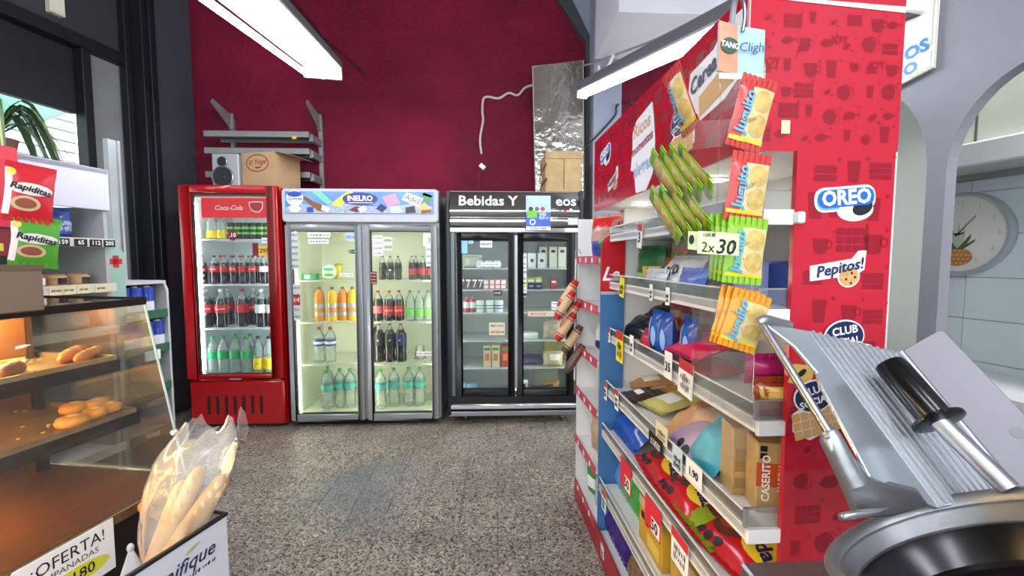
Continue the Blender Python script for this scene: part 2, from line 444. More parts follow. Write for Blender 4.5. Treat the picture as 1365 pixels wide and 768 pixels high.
# ---------------------------------------------------------------- bottles, cans and cartons
def clearb(name, tint, body, milk): return glass(name, tint, body, .05, milk, .9)
pet = clearb('clear_bottle_plastic', '#f3f7f6', .16, '#eef4f2')
petw = clearb('water_bottle_plastic', '#eef4f1', .22, '#eef4f0')
petg = clearb('sparkling_bottle_plastic', '#e2efe8', .22, '#e8f2ec')
teal = clearb('teal_bottle_plastic', '#a7ddd2', .3, '#9ed6cb')
cola = M('cola', '#160807', .12, coat=.5)
capb = M('black_cap', '#17181a', .4); capr = M('red_cap', '#b3121b', .4); capw = M('white_cap', '#e6e6e4', .4); capg = M('green_cap', '#2d8f54', .4)
capo = M('grey_cap', '#676a63', .4)
BOT = {}
def bottle_proto(kind, h, r, body, lab, cap, lz=(.34, .56), fill=None, liquid=None, lab2=None, shape='pet', text=None, tcol=None):
    """meshes of one bottle kind, base at the origin"""
    if shape == 'pet':
        pr = [(.62,0),(.9,.012),(1,.05),(.99,.16),(.9,.22),(.93,.30),(1,.34),(1,.56),(.97,.62),(.86,.72),(.6,.81),(.36,.875),(.27,.90),(.27,.93)]
    elif shape == 'water':
        pr = [(.62,0),(.92,.012),(1,.05),(.95,.1),(1,.15),(.95,.2),(1,.25),(.86,.33),(.86,.37),(1,.44),(1,.66),(.97,.72),(.8,.8),(.5,.87),(.3,.905),(.27,.93)]
    elif shape == 'juice':
        pr = [(.7,0),(.95,.01),(1,.05),(1,.6),(1.0,.66),(.9,.74),(.95,.78),(.75,.86),(.42,.91),(.34,.93)]
    else:
        pr = [(.82,0),(.95,.012),(1,.04),(1,.9),(.86,.97),(.86,.99),(.8,1.0)]
    parts = []
    def mesh(q, nm, mat, smooth=True):
        me = bpy.data.meshes.new(nm); me.from_pydata(q.v, [], q.f)
        if smooth: me.shade_smooth(); me.set_sharp_from_angle(angle=rad(50))
        me.materials.append(mat); parts.append((nm, me))
    def rad_at(f):
        for (r0, z0), (r1, z1) in zip(pr, pr[1:]):
            if z0 <= f <= z1: return r0 + (r1-r0)*(f-z0)/max(z1-z0, 1e-6)
        return pr[-1][0]
    if liquid:
        lo = [p for p in pr if p[1] < fill] + [(rad_at(fill), fill)]
        hi = [(rad_at(fill), fill)] + [p for p in pr if p[1] > fill]
        mesh(MB().lathe([(a*r, b*h) for a, b in lo], 14), 'body', liquid)
        mesh(MB().lathe([(a*r, b*h) for a, b in hi], 14), 'neck', body)
    else:
        mesh(MB().lathe([(a*r, b*h) for a, b in pr], 14), 'body', body)
    if cap: mesh(MB().lathe([(.31*r,.925*h),(.33*r,.93*h),(.33*r,.985*h),(.28*r,h)], 12), 'cap', cap)
    if lab:
        a, b = lz
        rr = max(rad_at(a), rad_at(b), rad_at((a+b)/2))*r*1.012
        mesh(MB().lathe([(rr, a*h), (rr, b*h)], 18, None, False), 'label_band', lab)
        if lab2: mesh(MB().lathe([(rr*1.008, (a+.28*(b-a))*h), (rr*1.008, (a+.68*(b-a))*h)], 18, None, False), 'label_stripe', lab2)
        if text:
            me = text_mesh(text, r*(.62 if len(text) < 4 else .4), .02, .15).copy()
            for v in me.vertices:      # wrap the print around the band
                x, y = v.co.x, v.co.y; t = x/(rr*1.02)
                v.co = (rr*1.025*math.sin(t), -rr*1.025*math.cos(t), y + (a+b)/2*h)
            me.materials.clear(); me.materials.append(tcol); parts.append(('lettering', me))
    BOT[kind] = parts
redlab = M('red_label', '#c3121d', .35); whitelab = M('white_label', '#e9e8e6', .4); redw = M('red_white_label', '#d9636a', .4)
greenlab = M('green_label', '#17a35a', .35); yellab = M('yellow_label', '#f2cf12', .35); bluelab = M('blue_label', '#2440a0', .35)
navylab = M('navy_label', '#131f5c', .35); teallab = M('teal_label', '#3fa8a0', .4); palegr = M('pale_green_label', '#6fbf4f', .4); orlab = M('orange_label', '#d98b3a', .4)
blacklab = M('black_label', '#15181a', .4); limelab = M('lime_mark', '#6fbf2c', .4); darklab = M('dark_label', '#2a2325', .4)
silver = M('silver_label', '#b9bcc0', .3, .5)
bottle_proto('cola_s', .235, .034, pet, redlab, capb, (.42,.62), .74, cola, text='Coca-Cola', tcol=paper)
bottle_proto('cola_r', .235, .034, pet, redlab, capr, (.42,.62), .74, cola)
bottle_proto('cola_w', .235, .034, pet, whitelab, capr, (.42,.62), .74, cola)
bottle_proto('cola_l', .315, .047, pet, redlab, capw, (.38,.60), .74, cola, text='Coca-Cola', tcol=paper)
bottle_proto('cola_lw', .315, .047, pet, whitelab, capw, (.38,.60), .74, cola)
bottle_proto('cola_lk', .315, .047, pet, redlab, capr, (.38,.60), .74, cola)
bottle_proto('lime', .31, .045, petg, greenlab, capg, (.40,.60))
bottle_proto('tonic', .31, .045, pet, yellab, capb, (.12,.42), text='//', tcol=ink)
bottle_proto('tonic_s', .20, .04, pet, yellab, None, (.05,.36), text='//', tcol=ink)
bottle_proto('can', .135, .031, blacklab, limelab, None, (.3,.75), shape='can', lab2=blacklab)
bottle_proto('juice_o', .285, .042, M('orange_juice', '#e8861c', .2, coat=.4), silver, capo, (.16,.52), shape='juice', lab2=orlab)
bottle_proto('juice_y', .285, .042, M('yellow_juice', '#eeb41a', .2, coat=.4), silver, capo, (.16,.52), shape='juice', lab2=orlab)
bottle_proto('water', .30, .045, petw, bluelab, capr, (.48,.66), shape='water', lab2=whitelab)
bottle_proto('mineral', .325, .048, petw, teal, capg, (.44,.70), shape='water', lab2=teallab)
bottle_proto('cola_k', .20, .030, pet, darklab, capo, (.30,.52), .72, cola)
bottle_proto('cola_kr', .20, .030, pet, redlab, capo, (.22,.46), .72, cola)
bottle_proto('cola_m', .255, .042, pet, redw, capr, (.26,.50), .72, cola)
bottle_proto('cola_mr', .255, .042, pet, redlab, capr, (.20,.50), .72, cola, text='Coca-Cola', tcol=paper)
bottle_proto('soda_g', .255, .042, petg, palegr, capo, (.18,.40))
bottle_proto('cola_b', .335, .046, pet, navylab, capo, (.42,.72), .82, cola, text='o', tcol=paper)
bottle_proto('cola_bb', .335, .046, pet, blacklab, capo, (.42,.72), .82, cola, text='o', tcol=paper)
bottle_proto('drink_r', .125, .026, M('red_drinking_yogurt', '#b8232c', .4), whitelab, capw, (.3,.7), shape='juice')
bottle_proto('pot', .10, .036, M('white_pot', '#e4e6e2', .4), greenlab, None, (.3,.62), shape='can', lab2=whitelab)
bottle_proto('potb', .10, .036, M('white_pot', '#e4e6e2', .4), bluelab, None, (.3,.62), shape='can', lab2=whitelab)
bottle_proto('milk_b', .165, .034, M('milk_white', '#e6e9ea', .35), bluelab, capb, (.42,.9), shape='juice')
bottle_proto('milk_r', .165, .034, M('milk_white', '#e6e9ea', .35), bluelab, capr, (.42,.9), shape='juice')

def bottle(kind, loc, label, cat='bottle', group=None, s=1., name=None, rz=None):
    o = bpy.data.objects.new(name or 'drink_bottle', None); COL.objects.link(o)
    o.location = loc; o.rotation_euler = (0, 0, RND.uniform(-.25, .25) if rz is None else rz); o.scale = (s,)*3; o.empty_display_size = .03
    tag(o, label, cat, group)
    for nm, me in BOT[kind]: put(nm, me, None, o)
    return o
def bottle_row(items, y, z, phrase, group, cat='bottle', name=None, total=None):
    """items: (kind, pixel x, what it is, depth offset); the label counts along the row"""
    cnt = {}; tot = {}
    for it in items: tot[it[2]] = tot.get(it[2], 0) + 1
    for it in items:
        kd, px, what = it[:3]; dy = it[3] if len(it) > 3 else 0
        cnt[what] = cnt.get(what, 0) + 1
        p = W.ony(px, 400, y + dy)
        lab = f'{what} {phrase}' if tot[what] == 1 else f'{ORD[cnt[what]-1]} {what} from the left {phrase}'
        bottle(kd, (p.x, y + dy, z), lab, cat, group, name=name)

def carton(name, label, cat, loc, size, mat, rotz=0., prints=(), texts=(), group=None, rx=0., ry=0., bevel=.003):
    """a box-shaped pack; prints = (x0,x1,z0,z1,mat) as shares of the front, texts = (string, x, z, size, mat, rot)"""
    w_, d_, h_ = size
    o = bpy.data.objects.new(name, None); COL.objects.link(o); o.location = loc; o.rotation_euler = (rx, ry, rotz); o.empty_display_size = .03
    tag(o, label, cat, group)
    q = MB(); q.box(-w_/2, w_/2, 0, d_, 0, h_); q.build('box_body', mat, o, bevel=bevel)
    S = face_front(-w_/2, 0, 0)
    for (x0, x1, z0, z1, m_) in prints: deco(o, S, 'printed_panel', rect(x0*w_, z0*h_, x1*w_, z1*h_), m_, .0003, .0006)
    for (s_, x, z, sz, m_, r_) in texts: tx(o, S, s_, x*w_, z*h_, sz, m_, .0015, r_)
    return o

def packet(name, label, cat, loc, size, mat, rot=(0, 0, 0), bands=(), texts=(), group=None, seed=0, crimp=True, lump=.25, fr=None, rotm=None):
    """a filled foil or plastic bag: puffed pillow with crimped ends; front faces -y, base at z 0.
    bands = (x0,x1,z0,z1,mat) shares of the front, laid on the bag's own curve"""
    w_, h_, t_ = size; nx, nz = 10, 12
    sd = Vector((seed*7.13, seed*3.7, seed*1.9))
    def surf(u, v, side):
        a, b = abs(2*u-1), abs(2*v-1)
        e = (1 - a**3.2) * (1 - b**3.5 if crimp else 1 - b**5)
        n = noise.noise(Vector((u*3.5, v*3.5, side)) + sd)*lump + noise.noise(Vector((u*9, v*9, side)) + sd)*lump*.35
        bulge = max(e*(1 + n), 0)*t_/2
        x = (u-.5)*w_*(1 - .05*(1-b**2)*(1 if crimp else 0)) ; z = v*h_
        x += noise.noise(Vector((v*4, side*0, 3)) + sd)*w_*.02
        z += noise.noise(Vector((u*4, 5, side*0)) + sd)*h_*.015
        return Vector((x, side*bulge, z))
    vs, fs = [], []
    for side in (-1, 1):
        base = len(vs)
        for j in range(nz+1):
            for i in range(nx+1): vs.append(surf(i/nx, j/nz, side))
        for j in range(nz):
            for i in range(nx):
                k = base + j*(nx+1) + i; fs.append((k, k+1, k+nx+2, k+nx+1) if side < 0 else (k, k+nx+1, k+nx+2, k+1))
    o = bpy.data.objects.new(name, None); COL.objects.link(o); o.location = loc; o.empty_display_size = .03
    if rotm is not None: o.matrix_basis = Matrix.Translation(loc) @ rotm
    else: o.rotation_euler = rot
    tag(o, label, cat, group)
    q = MB(); q.add(vs, fs); q.build('wrapper', mat, o, True, sharp=60)
    if crimp:
        for z0, z1 in ((-.012, .008), (h_-.008, h_+.012)):
            n = 14; q = MB()
            for k in range(n):
                xa, xb = -w_/2 + w_*k/n, -w_/2 + w_*(k+1)/n; s_ = .0012 if k % 2 else -.0012
                q.box(xa, xb+1e-4, -.0008+s_, .0008+s_, z0, z1)
            q.build('crimped_seal', mat, o)
    for ib, bd in enumerate(bands):
        x0, x1, z0, z1, m_ = bd[:5]; lift_ = .0010 + .0003*ib
        vs, fs = [], []; a, b = 6, 6
        if len(bd) > 5:      # round print
            cx_, cz_ = (x0+x1)/2, (z0+z1)/2; a = 16
            for j in range(1, 4):
                for i in range(a):
                    th_ = 2*math.pi*i/a; p = surf(cx_ + (x1-x0)/2*math.cos(th_)*j/3, cz_ + (z1-z0)/2*math.sin(th_)*j/3, -1); p.y -= lift_; vs.append(p)
            p = surf(cx_, cz_, -1); p.y -= lift_; vs.append(p)
            for i in range(a): fs.append((3*a, i, (i+1) % a))
            for j in range(2):
                for i in range(a): k = (i+1) % a; fs.append((j*a+i, (j+1)*a+i, (j+1)*a+k, j*a+k))
        else:
            for j in range(b+1):
                for i in range(a+1):
                    p = surf(x0 + (x1-x0)*i/a, z0 + (z1-z0)*j/b, -1); p.y -= lift_; vs.append(p)
            for j in range(b):
                for i in range(a): k = j*(a+1)+i; fs.append((k, k+1, k+a+2, k+a+1))
        q = MB(); q.add(vs, fs); q.build('printed_panel', m_, o, True)
    for tt in texts:
        s_, x, z, sz, m_, r_ = tt[:6]
        me = text_mesh(s_, sz, .03, .1).copy(); me.materials.clear(); me.materials.append(m_)
        cr, sr = math.cos(r_), math.sin(r_)
        for v in me.vertices:
            X = v.co.x*cr - v.co.y*sr; Z = v.co.x*sr + v.co.y*cr
            p = surf(min(max(x + X/w_, 0), 1), min(max(z + Z/h_, 0), 1), -1); v.co = (p.x, p.y - .003, p.z)
        put('lettering', me, None, o)
    return o

# ---------------------------------------------------------------- coolers
def cooler_shell(t, x0, x1, y0, y1, z0, z1, outer, liner, th=.045, iz0=None, iz1=None):
    iz0 = z0 + th if iz0 is None else iz0; iz1 = z1 - th if iz1 is None else iz1
    q = MB(); q.box(x0, x0+th, y0, y1, z0, z1); q.box(x1-th, x1, y0, y1, z0, z1); q.box(x0+th, x1-th, y1-th, y1, z0, z1)
    q.box(x0+th, x1-th, y0, y1-th, z0, iz0-.01); q.box(x0+th, x1-th, y0, y1-th, iz1+.01, z1)
    q.build('cabinet', outer, t, bevel=.004)
    q = MB(); e = .008
    q.box(x0+th, x0+th+e, y0+.02, y1-th, iz0-.01, iz1+.01); q.box(x1-th-e, x1-th, y0+.02, y1-th, iz0-.01, iz1+.01)
    q.box(x0+th, x1-th, y1-th-e, y1-th, iz0-.01, iz1+.01); q.box(x0+th, x1-th, y0+.02, y1-th, iz0-.01, iz0); q.box(x0+th, x1-th, y0+.02, y1-th, iz1, iz1+.01)
    q.build('liner', liner, t)
def wire_shelf(t, x0, x1, y0, y1, z, mat, n=18):
    q = MB(); r_ = .003
    q.box(x0, x1, y0, y0+.006, z-.012, z+.0); q.box(x0, x1, y1-.006, y1, z-.01, z); q.box(x0, x1, (y0+y1)/2-.003, (y0+y1)/2+.003, z-.012, z-.005)
    for k in range(n+1):
        x = x0 + (x1-x0)*k/n; q.box(x-.002, x+.002, y0, y1, z-.004, z)
    q.build('wire_shelf', mat, t)
def door(t, x0, x1, z0, z1, y, bw, mat, th=.04, sides=None, hinge_handle=None):
    bl, br, bt, bb = sides or (bw,)*4
    q = MB(); q.box(x0, x0+bl, y-th, y, z0, z1); q.box(x1-br, x1, y-th, y, z0, z1); q.box(x0+bl, x1-br, y-th, y, z1-bt, z1); q.box(x0+bl, x1-br, y-th, y, z0, z0+bb)
    d_ = q.build('door', mat, t, bevel=.006, smooth=True)
    slab(d_, 'pane', gl_fr, x0+bl-.002, x1-br+.002, y-th*.55, y-th*.55+.004, z0+bb-.002, z1-bt+.002)
    q = MB(); g = .006
    q.box(x0+bl, x0+bl+g, y-th*.6, y, z0+bb, z1-bt); q.box(x1-br-g, x1-br, y-th*.6, y, z0+bb, z1-bt); q.box(x0+bl, x1-br, y-th*.6, y, z1-bt-g, z1-bt); q.box(x0+bl, x1-br, y-th*.6, y, z0+bb, z0+bb+g)
    q.build('gasket', black, d_)
    return d_
def led(t, x, y, z0, z1, mat):
    q = MB(); q.box(x-.008, x+.008, y-.008, y+.008, z0, z1); q.build('lamp_strip', mat, t)

# --- red cola cooler
FY = 3.5
zc = lambda py, y=FY: W.ony(310, py, y).z
cx0, cx1 = -2.44, -1.69
t = thing('drinks_cooler', 'red single-door drinks cooler with red vented base, leftmost of the three', 'cooler', W, (-2.065, 3.8, 0))
lin_w = M('cooler_liner_white', '#dfe6e8', .4)
cooler_shell(t, cx0, cx1, FY+.04, 4.15, .02, 1.92, red_sh, lin_w, .05, .40, 1.84)
dr = door(t, cx0, cx1, .405, 1.925, FY+.035, .06, red_sh, .05, (.085, .085, .055, .035))
q = MB(); q.box(cx0+.01, cx1-.0, FY-.012, FY+.04, .03, .392); q.build('base_panel', red_sh, t, bevel=.015, smooth=True)
for k in range(7):
    x = -2.28 + k*.068; deco(t, face_front(0, FY-.013, 0), 'vent_slot', rrect(x-.012, .12, x+.012, .27, .008), M('vent_black', '#2a0406', .6), -.002, .0026)
slab(dr, 'badge', silver, -2.11, -2.02, FY-.018, FY-.012, .402, .410)
slab(t, 'plinth', black, cx0+.05, cx1-.05, FY+.06, 4.1, 0, .02)
# lit banner inside the glass
S = face_front(0, FY+.066, 0)
bn = MB(); bn.box(cx0+.12, cx1-.09, FY+.068, FY+.085, 1.685, 1.845); ban = bn.build('banner', M('red_banner', '#d8121f', .3, emit=.25), t)
tx(ban, S, 'Coca-Cola', W.ony(304, 270, FY+.066).x, 1.762, .053, paper, .002, 0, .012, .35, .95)
deco(ban, S, 'emblem', [(-1.895+.055*a, 1.77+.045*b) for a, b in ((-1,.9),(0,1),(1,.9),(.95,-.2),(.5,-.9),(-.1,-.95),(-.7,-.6),(-1,.2))], paper, .0006, .001)
deco(ban, S, 'emblem', [(-1.895+.047*a, 1.77+.037*b) for a, b in ((-1,.9),(0,1),(1,.9),(.95,-.2),(.5,-.9),(-.1,-.95),(-.7,-.6),(-1,.2))], M('bright_red_print', '#c40d18', .4), .002, .001)
ledw = lamp_mat('cooler_led_white', '#f2faff', COOLER*1.25)
q = MB(); q.box(cx0+.12, cx1-.1, FY+.07, FY+.085, 1.862, 1.872); q.build('lamp_strip', ledw, t)
led(t, cx0+.075, FY+.07, .45, 1.8, ledw); led(t, cx1-.075, FY+.07, .45, 1.8, ledw)
CSH = [zc(318), zc(380), zc(440), .41]
for z in CSH[:3]: wire_shelf(t, cx0+.06, cx1-.06, FY+.09, 4.05, z, white)
q = MB(); q.box(cx0+.062, cx0+.078, FY+.1, FY+.115, .45, 1.66)
for k in range(16): q.box(cx0+.078, cx0+.088, FY+.095, FY+.118, .9 + k*.045, .92 + k*.045)
q.build('shelf_rail', white, t)
gA = 'bottles in the red cooler'
yA = FY + .16
bottle_row([('tonic_s', 287, 'clear yellow-labelled bottle'), ('tonic_s', 301, 'clear yellow-labelled bottle')] +
           [('can', px, 'black and lime energy can') for px in (312, 322.5, 332.5, 342.5, 352, 361)], yA, CSH[0], "on the red cooler's top shelf", gA)
bottle_row([('cola_s', 272, 'small cola bottle'), ('cola_s', 288, 'small cola bottle'), ('cola_r', 301, 'small cola bottle'), ('cola_s', 314, 'small cola bottle'), ('cola_r', 326, 'small cola bottle'), ('cola_s', 339, 'small cola bottle'), ('cola_w', 353, 'white-labelled small cola bottle')], yA, CSH[1], "on the red cooler's second shelf", gA)
bottle_row([('cola_r', px, 'rear-row small cola bottle') for px in (281, 296, 310, 322, 334, 346)], yA + .12, CSH[1], "on the red cooler's second shelf", gA)
bottle_row([('cola_l', 275, 'large cola bottle'), ('cola_l', 295, 'large cola bottle'), ('cola_lk', 323, 'large cola bottle', .03), ('cola_lw', 348, 'white-labelled large cola bottle'), ('cola_lw', 363, 'white-labelled large cola bottle')], yA, CSH[2], "on the red cooler's third shelf", gA)
bottle_row([('cola_l', px, 'rear-row large cola bottle') for px in (287, 304, 338)], yA + .13, CSH[2], "on the red cooler's third shelf", gA)
bottle_row([('lime', 280, 'green-labelled lemonade bottle'), ('lime', 295, 'green-labelled lemonade bottle'), ('lime', 311, 'green-labelled lemonade bottle'), ('lime', 326, 'green-labelled lemonade bottle'), ('tonic', 342, 'yellow-labelled tonic bottle'), ('tonic', 356, 'yellow-labelled tonic bottle')], yA, CSH[3], 'on the red cooler floor', gA)
bottle_row([('lime', px, 'rear-row lemonade bottle') for px in (311, 331)] + [('tonic', 360, 'rear-row tonic bottle')], yA + .13, CSH[3], 'on the red cooler floor', gA)
def scribble(par, S, x0, x1, z, hgt, mat, c=.0012, seed=None):
    """a line of handwriting too small to read: short uneven strokes"""
    q = MB(); x = x0 + (x1-x0)*.08; rr = random.Random(int(abs(x0*9173 + z*5311)))
    while x < x1 - (x1-x0)*.1:
        w_ = (x1-x0)*rr.uniform(.03, .09); h_ = hgt*rr.uniform(.12, .3)
        q.prism([(x, z-h_*rr.random()), (x+w_*.5, z-h_), (x+w_, z+h_*rr.random()), (x+w_*.6, z+h_)], c, c+.0004, S); x += w_*rr.uniform(1.1, 1.9)
    return q.build('handwriting', mat, par)
def door_sticker(par, px0, py0, px1, py1, y, mat, lines=(), sz=.02, name='sticker', col=None, round_=False):
    a = W.ony(px0, py1, y); b = W.ony(px1, py0, y)
    S = face_front(0, y, 0)
    pts = ell((b.x-a.x)/2, (b.z-a.z)/2, 20, (a.x+b.x)/2, (a.z+b.z)/2) if round_ else rect(a.x, a.z, b.x, b.z)
    d_ = deco(par, S, name, pts, mat, 0, .0006)
    n = len(lines)
    for i, s_ in enumerate(lines):
        z = b.z - (b.z-a.z)*(i+.5)/n
        if s_ == '~': scribble(par, S, a.x, b.x, z, (b.z-a.z)/n, col or ink)
        else: tx(par, S, s_, (a.x+b.x)/2, z, sz, col or ink, .0016)
    return d_
yg = FY + .006
door_sticker(dr, 304, 306, 316, 321, yg, M('dark_red_badge', '#6e0f1c', .5), ('.10',), .045, col=paper, round_=True)
door_sticker(dr, 339, 328, 361, 341, yg, M('orange_tag', '#e2b23a', .5), ('1297',), .045, col=ink)
door_sticker(dr, 337, 324, 344, 341, yg-.001, M('dark_red_badge', '#6e0f1c', .5))
door_sticker(dr, 349, 317, 364, 324, yg, paper, ('~',), .03)

# --- grey two-door cooler with collage header
t = thing('drinks_cooler', 'grey double-door cooler under an illustrated header, middle of the three', 'cooler', W, (-1.05, 3.8, 0))
ix0, ix1 = -1.655, -.445
gm = M('cooler_grey_frame', '#9da0a0', .35, .35, var=(5, .05))
gliner = M('cooler_liner_cream', '#dfe2cf', .4)
cooler_shell(t, ix0, ix1, FY+.04, 4.15, .05, 1.90, gm, gliner, .045, .09, 1.60)
for k in (0, 1):
    a, b = ((-1.645, -1.055), (-1.035, -.46))[k]
    d_ = door(t, a, b, .055, 1.625, FY+.035, .05, gm, .045, (.045, .05, .045, .05))
    (dl, drr) = (d_, None) if k == 0 else (dl, d_)
slab(t, 'mullion', gm, -1.055, -1.035, FY+.02, FY+.06, .06, 1.62)
q = MB(); q.prism(rrect(ix0, 1.645, ix1, 1.905, .03), 0, .06, face_front(0, FY+.04, 0)); hd = q.build('header', M('header_white', '#b2b4b6', .35), t, True, .006)
S = face_front(0, FY-.0265, 0)
slab(hd, 'header_panel', M('header_sky_blue', '#4f7fc4', .25, var=(9, .25), coat=.5), ix0+.03, ix1-.04, FY-.0265, FY-.02, 1.712, 1.882)
def hdeco(nm, pts, mat, c=.001): return deco(hd, S, nm, pts, mat, c, .0006)
pz = 1.797
grey_ice = M('ice_grey_print', '#9aa6b4', .3, var=(40, .3)); brown = M('brown_bottle_print', '#7a4a1c', .3); lime_p = M('lime_print', '#c9d64a', .3); mint_p = M('mint_print', '#6fcf9f', .3)
hdeco('ice_print', [(-1.62,1.715),(-.49,1.715),(-.49,1.765),(-.6,1.80),(-.75,1.775),(-.95,1.765),(-1.2,1.79),(-1.35,1.765),(-1.5,1.785),(-1.62,1.76)], grey_ice)
hdeco('roundel', ell(.065, .06, 24, -1.55, 1.83), paper, .0016); hdeco('roundel', ell(.055, .022, 20, -1.55, 1.86), bluelab, .0024)
tx(hd, S, 'Quilmes', -1.55, 1.825, .034, navylab, .004, 0, .015, .2)
hdeco('parcel_print', [(-1.60,1.76),(-1.55,1.79),(-1.50,1.75),(-1.53,1.72),(-1.58,1.725)], whitelab, .0024)
hdeco('bottle_print', [(-1.49,1.83),(-1.47,1.845),(-1.40,1.80),(-1.33,1.775),(-1.28,1.745),(-1.30,1.718),(-1.38,1.735),(-1.43,1.775)], brown, .0024)
hdeco('bottle_print', [(-1.34,1.78),(-1.28,1.75),(-1.30,1.718),(-1.35,1.74)], whitelab, .0032)
hdeco('lime_print', [(-1.42,1.88),(-1.35,1.88),(-1.26,1.80),(-1.3,1.78)], mint_p, .0018); hdeco('lime_print', [(-1.28,1.78),(-1.15,1.88),(-1.10,1.88),(-1.2,1.76)], lime_p, .002)
hdeco('lime_print', [(-1.14,1.74),(-1.08,1.77),(-1.02,1.75),(-1.08,1.72)], M('dark_red_print', '#6d1320', .3), .0024); hdeco('lime_print', [(-1.07,1.75),(-1.02,1.775),(-1.0,1.74),(-1.05,1.72)], paper, .003)
hdeco('oval', ell(.135, .05, 30, -1.05, 1.825), M('oval_violet_blue', '#2d2c74', .3), .003)
tx(hd, S, 'INELRO', -1.05, 1.828, .056, paper, .0045, 0, .025, 0, 1.02); hdeco('underline', rect(-1.14, 1.793, -.95, 1.798), paper, .0042)
for pts, m_ in (([(-.88,1.84),(-.78,1.87),(-.74,1.79),(-.84,1.77)], M('pink_print', '#d98aa6', .3)), ([(-.93,1.75),(-.89,1.79),(-.84,1.76),(-.88,1.72)], navylab), ([(-.82,1.77),(-.74,1.775),(-.73,1.72),(-.81,1.715)], M('pale_blue_print', '#b4cbe4', .3)), ([(-.70,1.76),(-.63,1.775),(-.62,1.72),(-.70,1.715)], darklab), ([(-.60,1.76),(-.55,1.80),(-.5,1.75),(-.58,1.735)], M('straw_print', '#d8b35a', .3)), ([(-.58,1.74),(-.5,1.745),(-.5,1.72),(-.58,1.715)], brown), ([(-.58,1.83),(-.555,1.875),(-.49,1.85),(-.52,1.79)], M('green_print', '#3f8a3f', .3)), ([(-.575,1.86),(-.555,1.878),(-.49,1.855),(-.50,1.838)], navylab), ([(-1.46,1.76),(-1.41,1.76),(-1.41,1.72),(-1.46,1.72)], bluelab)):
    hdeco('collage_print', pts, m_, .0024)
cd = hdeco('card_print', [(-.73,1.82),(-.69,1.878),(-.56,1.83),(-.60,1.765)], paper, .0032)
tx(hd, S, 'AdeS', -.645, 1.824, .058, M('dark_green_print', '#235c3c', .4), .0046, rad(-22), .01, .15)
ledc = lamp_mat('cooler_led_cream', '#fdf6d8', COOLER)
for xx in (ix0+.06, -1.065, -1.03, ix1-.06): led(t, xx, FY+.055, .12, 1.58, ledc)
ISH = [zc(374, FY+.08), zc(430.5, FY+.08), zc(487, FY+.08), .095]
for z in ISH[:3]:
    wire_shelf(t, ix0+.055, ix1-.055, FY+.08, 4.06, z, M('cream_wire', '#d3d6c6', .4), 30)
wire_shelf(t, ix0+.055, ix1-.055, FY+.08, 4.06, .103, M('cream_wire', '#d3d6c6', .4), 30); ISH[3] = .103
q = MB(); q.box(ix0+.05, ix1-.05, FY+.06, 4.05, 0, .05); q.build('plinth', black, t)
S2 = face_front(0, FY, 0)
yg2 = FY+.004
door_sticker(dl, 389, 309, 397, 359, yg2, M('sticker_strip', '#c9cfcb', .5), ('~',)*6, .035)
door_sticker(dl, 387, 379, 400, 427, yg2, M('sticker_strip', '#c9cfcb', .5), ('~',)*5, .04)
door_sticker(dl, 387, 393, 400, 407, yg2-.001, M('red_sticker', '#b3341e', .5), ('~',), .045, col=paper)
door_sticker(dl, 410, 310, 440, 316.5, yg2, paper, ('~',), .035)
door_sticker(dl, 411, 319, 438, 325, yg2, paper, ('~',), .028)
door_sticker(dl, 460, 310, 475, 322, yg2, M('clear_blue_badge', '#b9c9e0', .4), ('~',), .05, col=bluelab, round_=True)
door_sticker(dl, 464, 333, 476, 338, yg2, blacklab, ('~',), .02, col=paper, round_=True)
door_sticker(dl, 453, 364, 470, 369, yg2, paper, ('~',), .03)
door_sticker(drr, 497, 314, 510, 341, yg2, paper, ('~',)*4, .02)
door_sticker(drr, 511, 316, 523, 334, yg2, M('pale_sticker', '#cfd3c4', .5), ('~',)*2, .04)
st = door_sticker(drr, 564, 311, 579, 328, yg2, paper, (':)',), .05, col=M('red_ink', '#b5232b', .6))
door_sticker(drr, 568, 328, 578, 355, yg2, paper, ('~',)*3, .03)
door_sticker(drr, 490, 362, 502, 379, yg2, M('dark_red_badge', '#6e0f1c', .5), ('~',)*4, .024, col=paper)
door_sticker(drr, 555.5, 468.5, 577, 474.5, yg2, paper, ('~',), .03)
gB = 'bottles in the double-door cooler'; yB = FY + .16
bottle_row([('juice_o', 426, 'orange juice bottle'), ('juice_y', 443, 'orange juice bottle'), ('juice_o', 457, 'orange juice bottle', .03), ('juice_y', 470, 'orange juice bottle', .03)], yB, ISH[1], "on the double-door cooler's second shelf", gB)
bottle_row([('water', 424, 'blue-labelled water bottle'), ('water', 439, 'blue-labelled water bottle')], yB, ISH[2], "on the double-door cooler's third shelf", gB)
bottle_row([('mineral', 433, 'teal-labelled mineral water bottle'), ('mineral', 450, 'teal-labelled mineral water bottle', .05), ('mineral', 464, 'teal-labelled mineral water bottle', .04)], yB, ISH[3], "behind the middle cooler's first door", gB)
bottle_row([('mineral', 434, 'rear-row mineral water bottle', .16)], yB, ISH[3], "behind the middle cooler's first door", gB)
bottle_row([('mineral', 505, 'teal-labelled mineral water bottle'), ('mineral', 523, 'teal-labelled mineral water bottle', .06), ('mineral', 543, 'teal-labelled mineral water bottle', .07), ('mineral', 558, 'teal-labelled mineral water bottle', .07)], yB, ISH[3], "behind the middle cooler's second door", gB)
bottle_row([('cola_k', px, 'dark-labelled small cola bottle') for px in (511, 521, 531.5)] + [('cola_kr', 550, 'red-labelled small cola bottle'), ('cola_kr', 555, 'red-labelled small cola bottle', .12), ('cola_kr', 564, 'red-labelled small cola bottle'), ('cola_kr', 574, 'red-labelled small cola bottle')], yB, ISH[0], "on the double-door cooler's top shelf", gB)
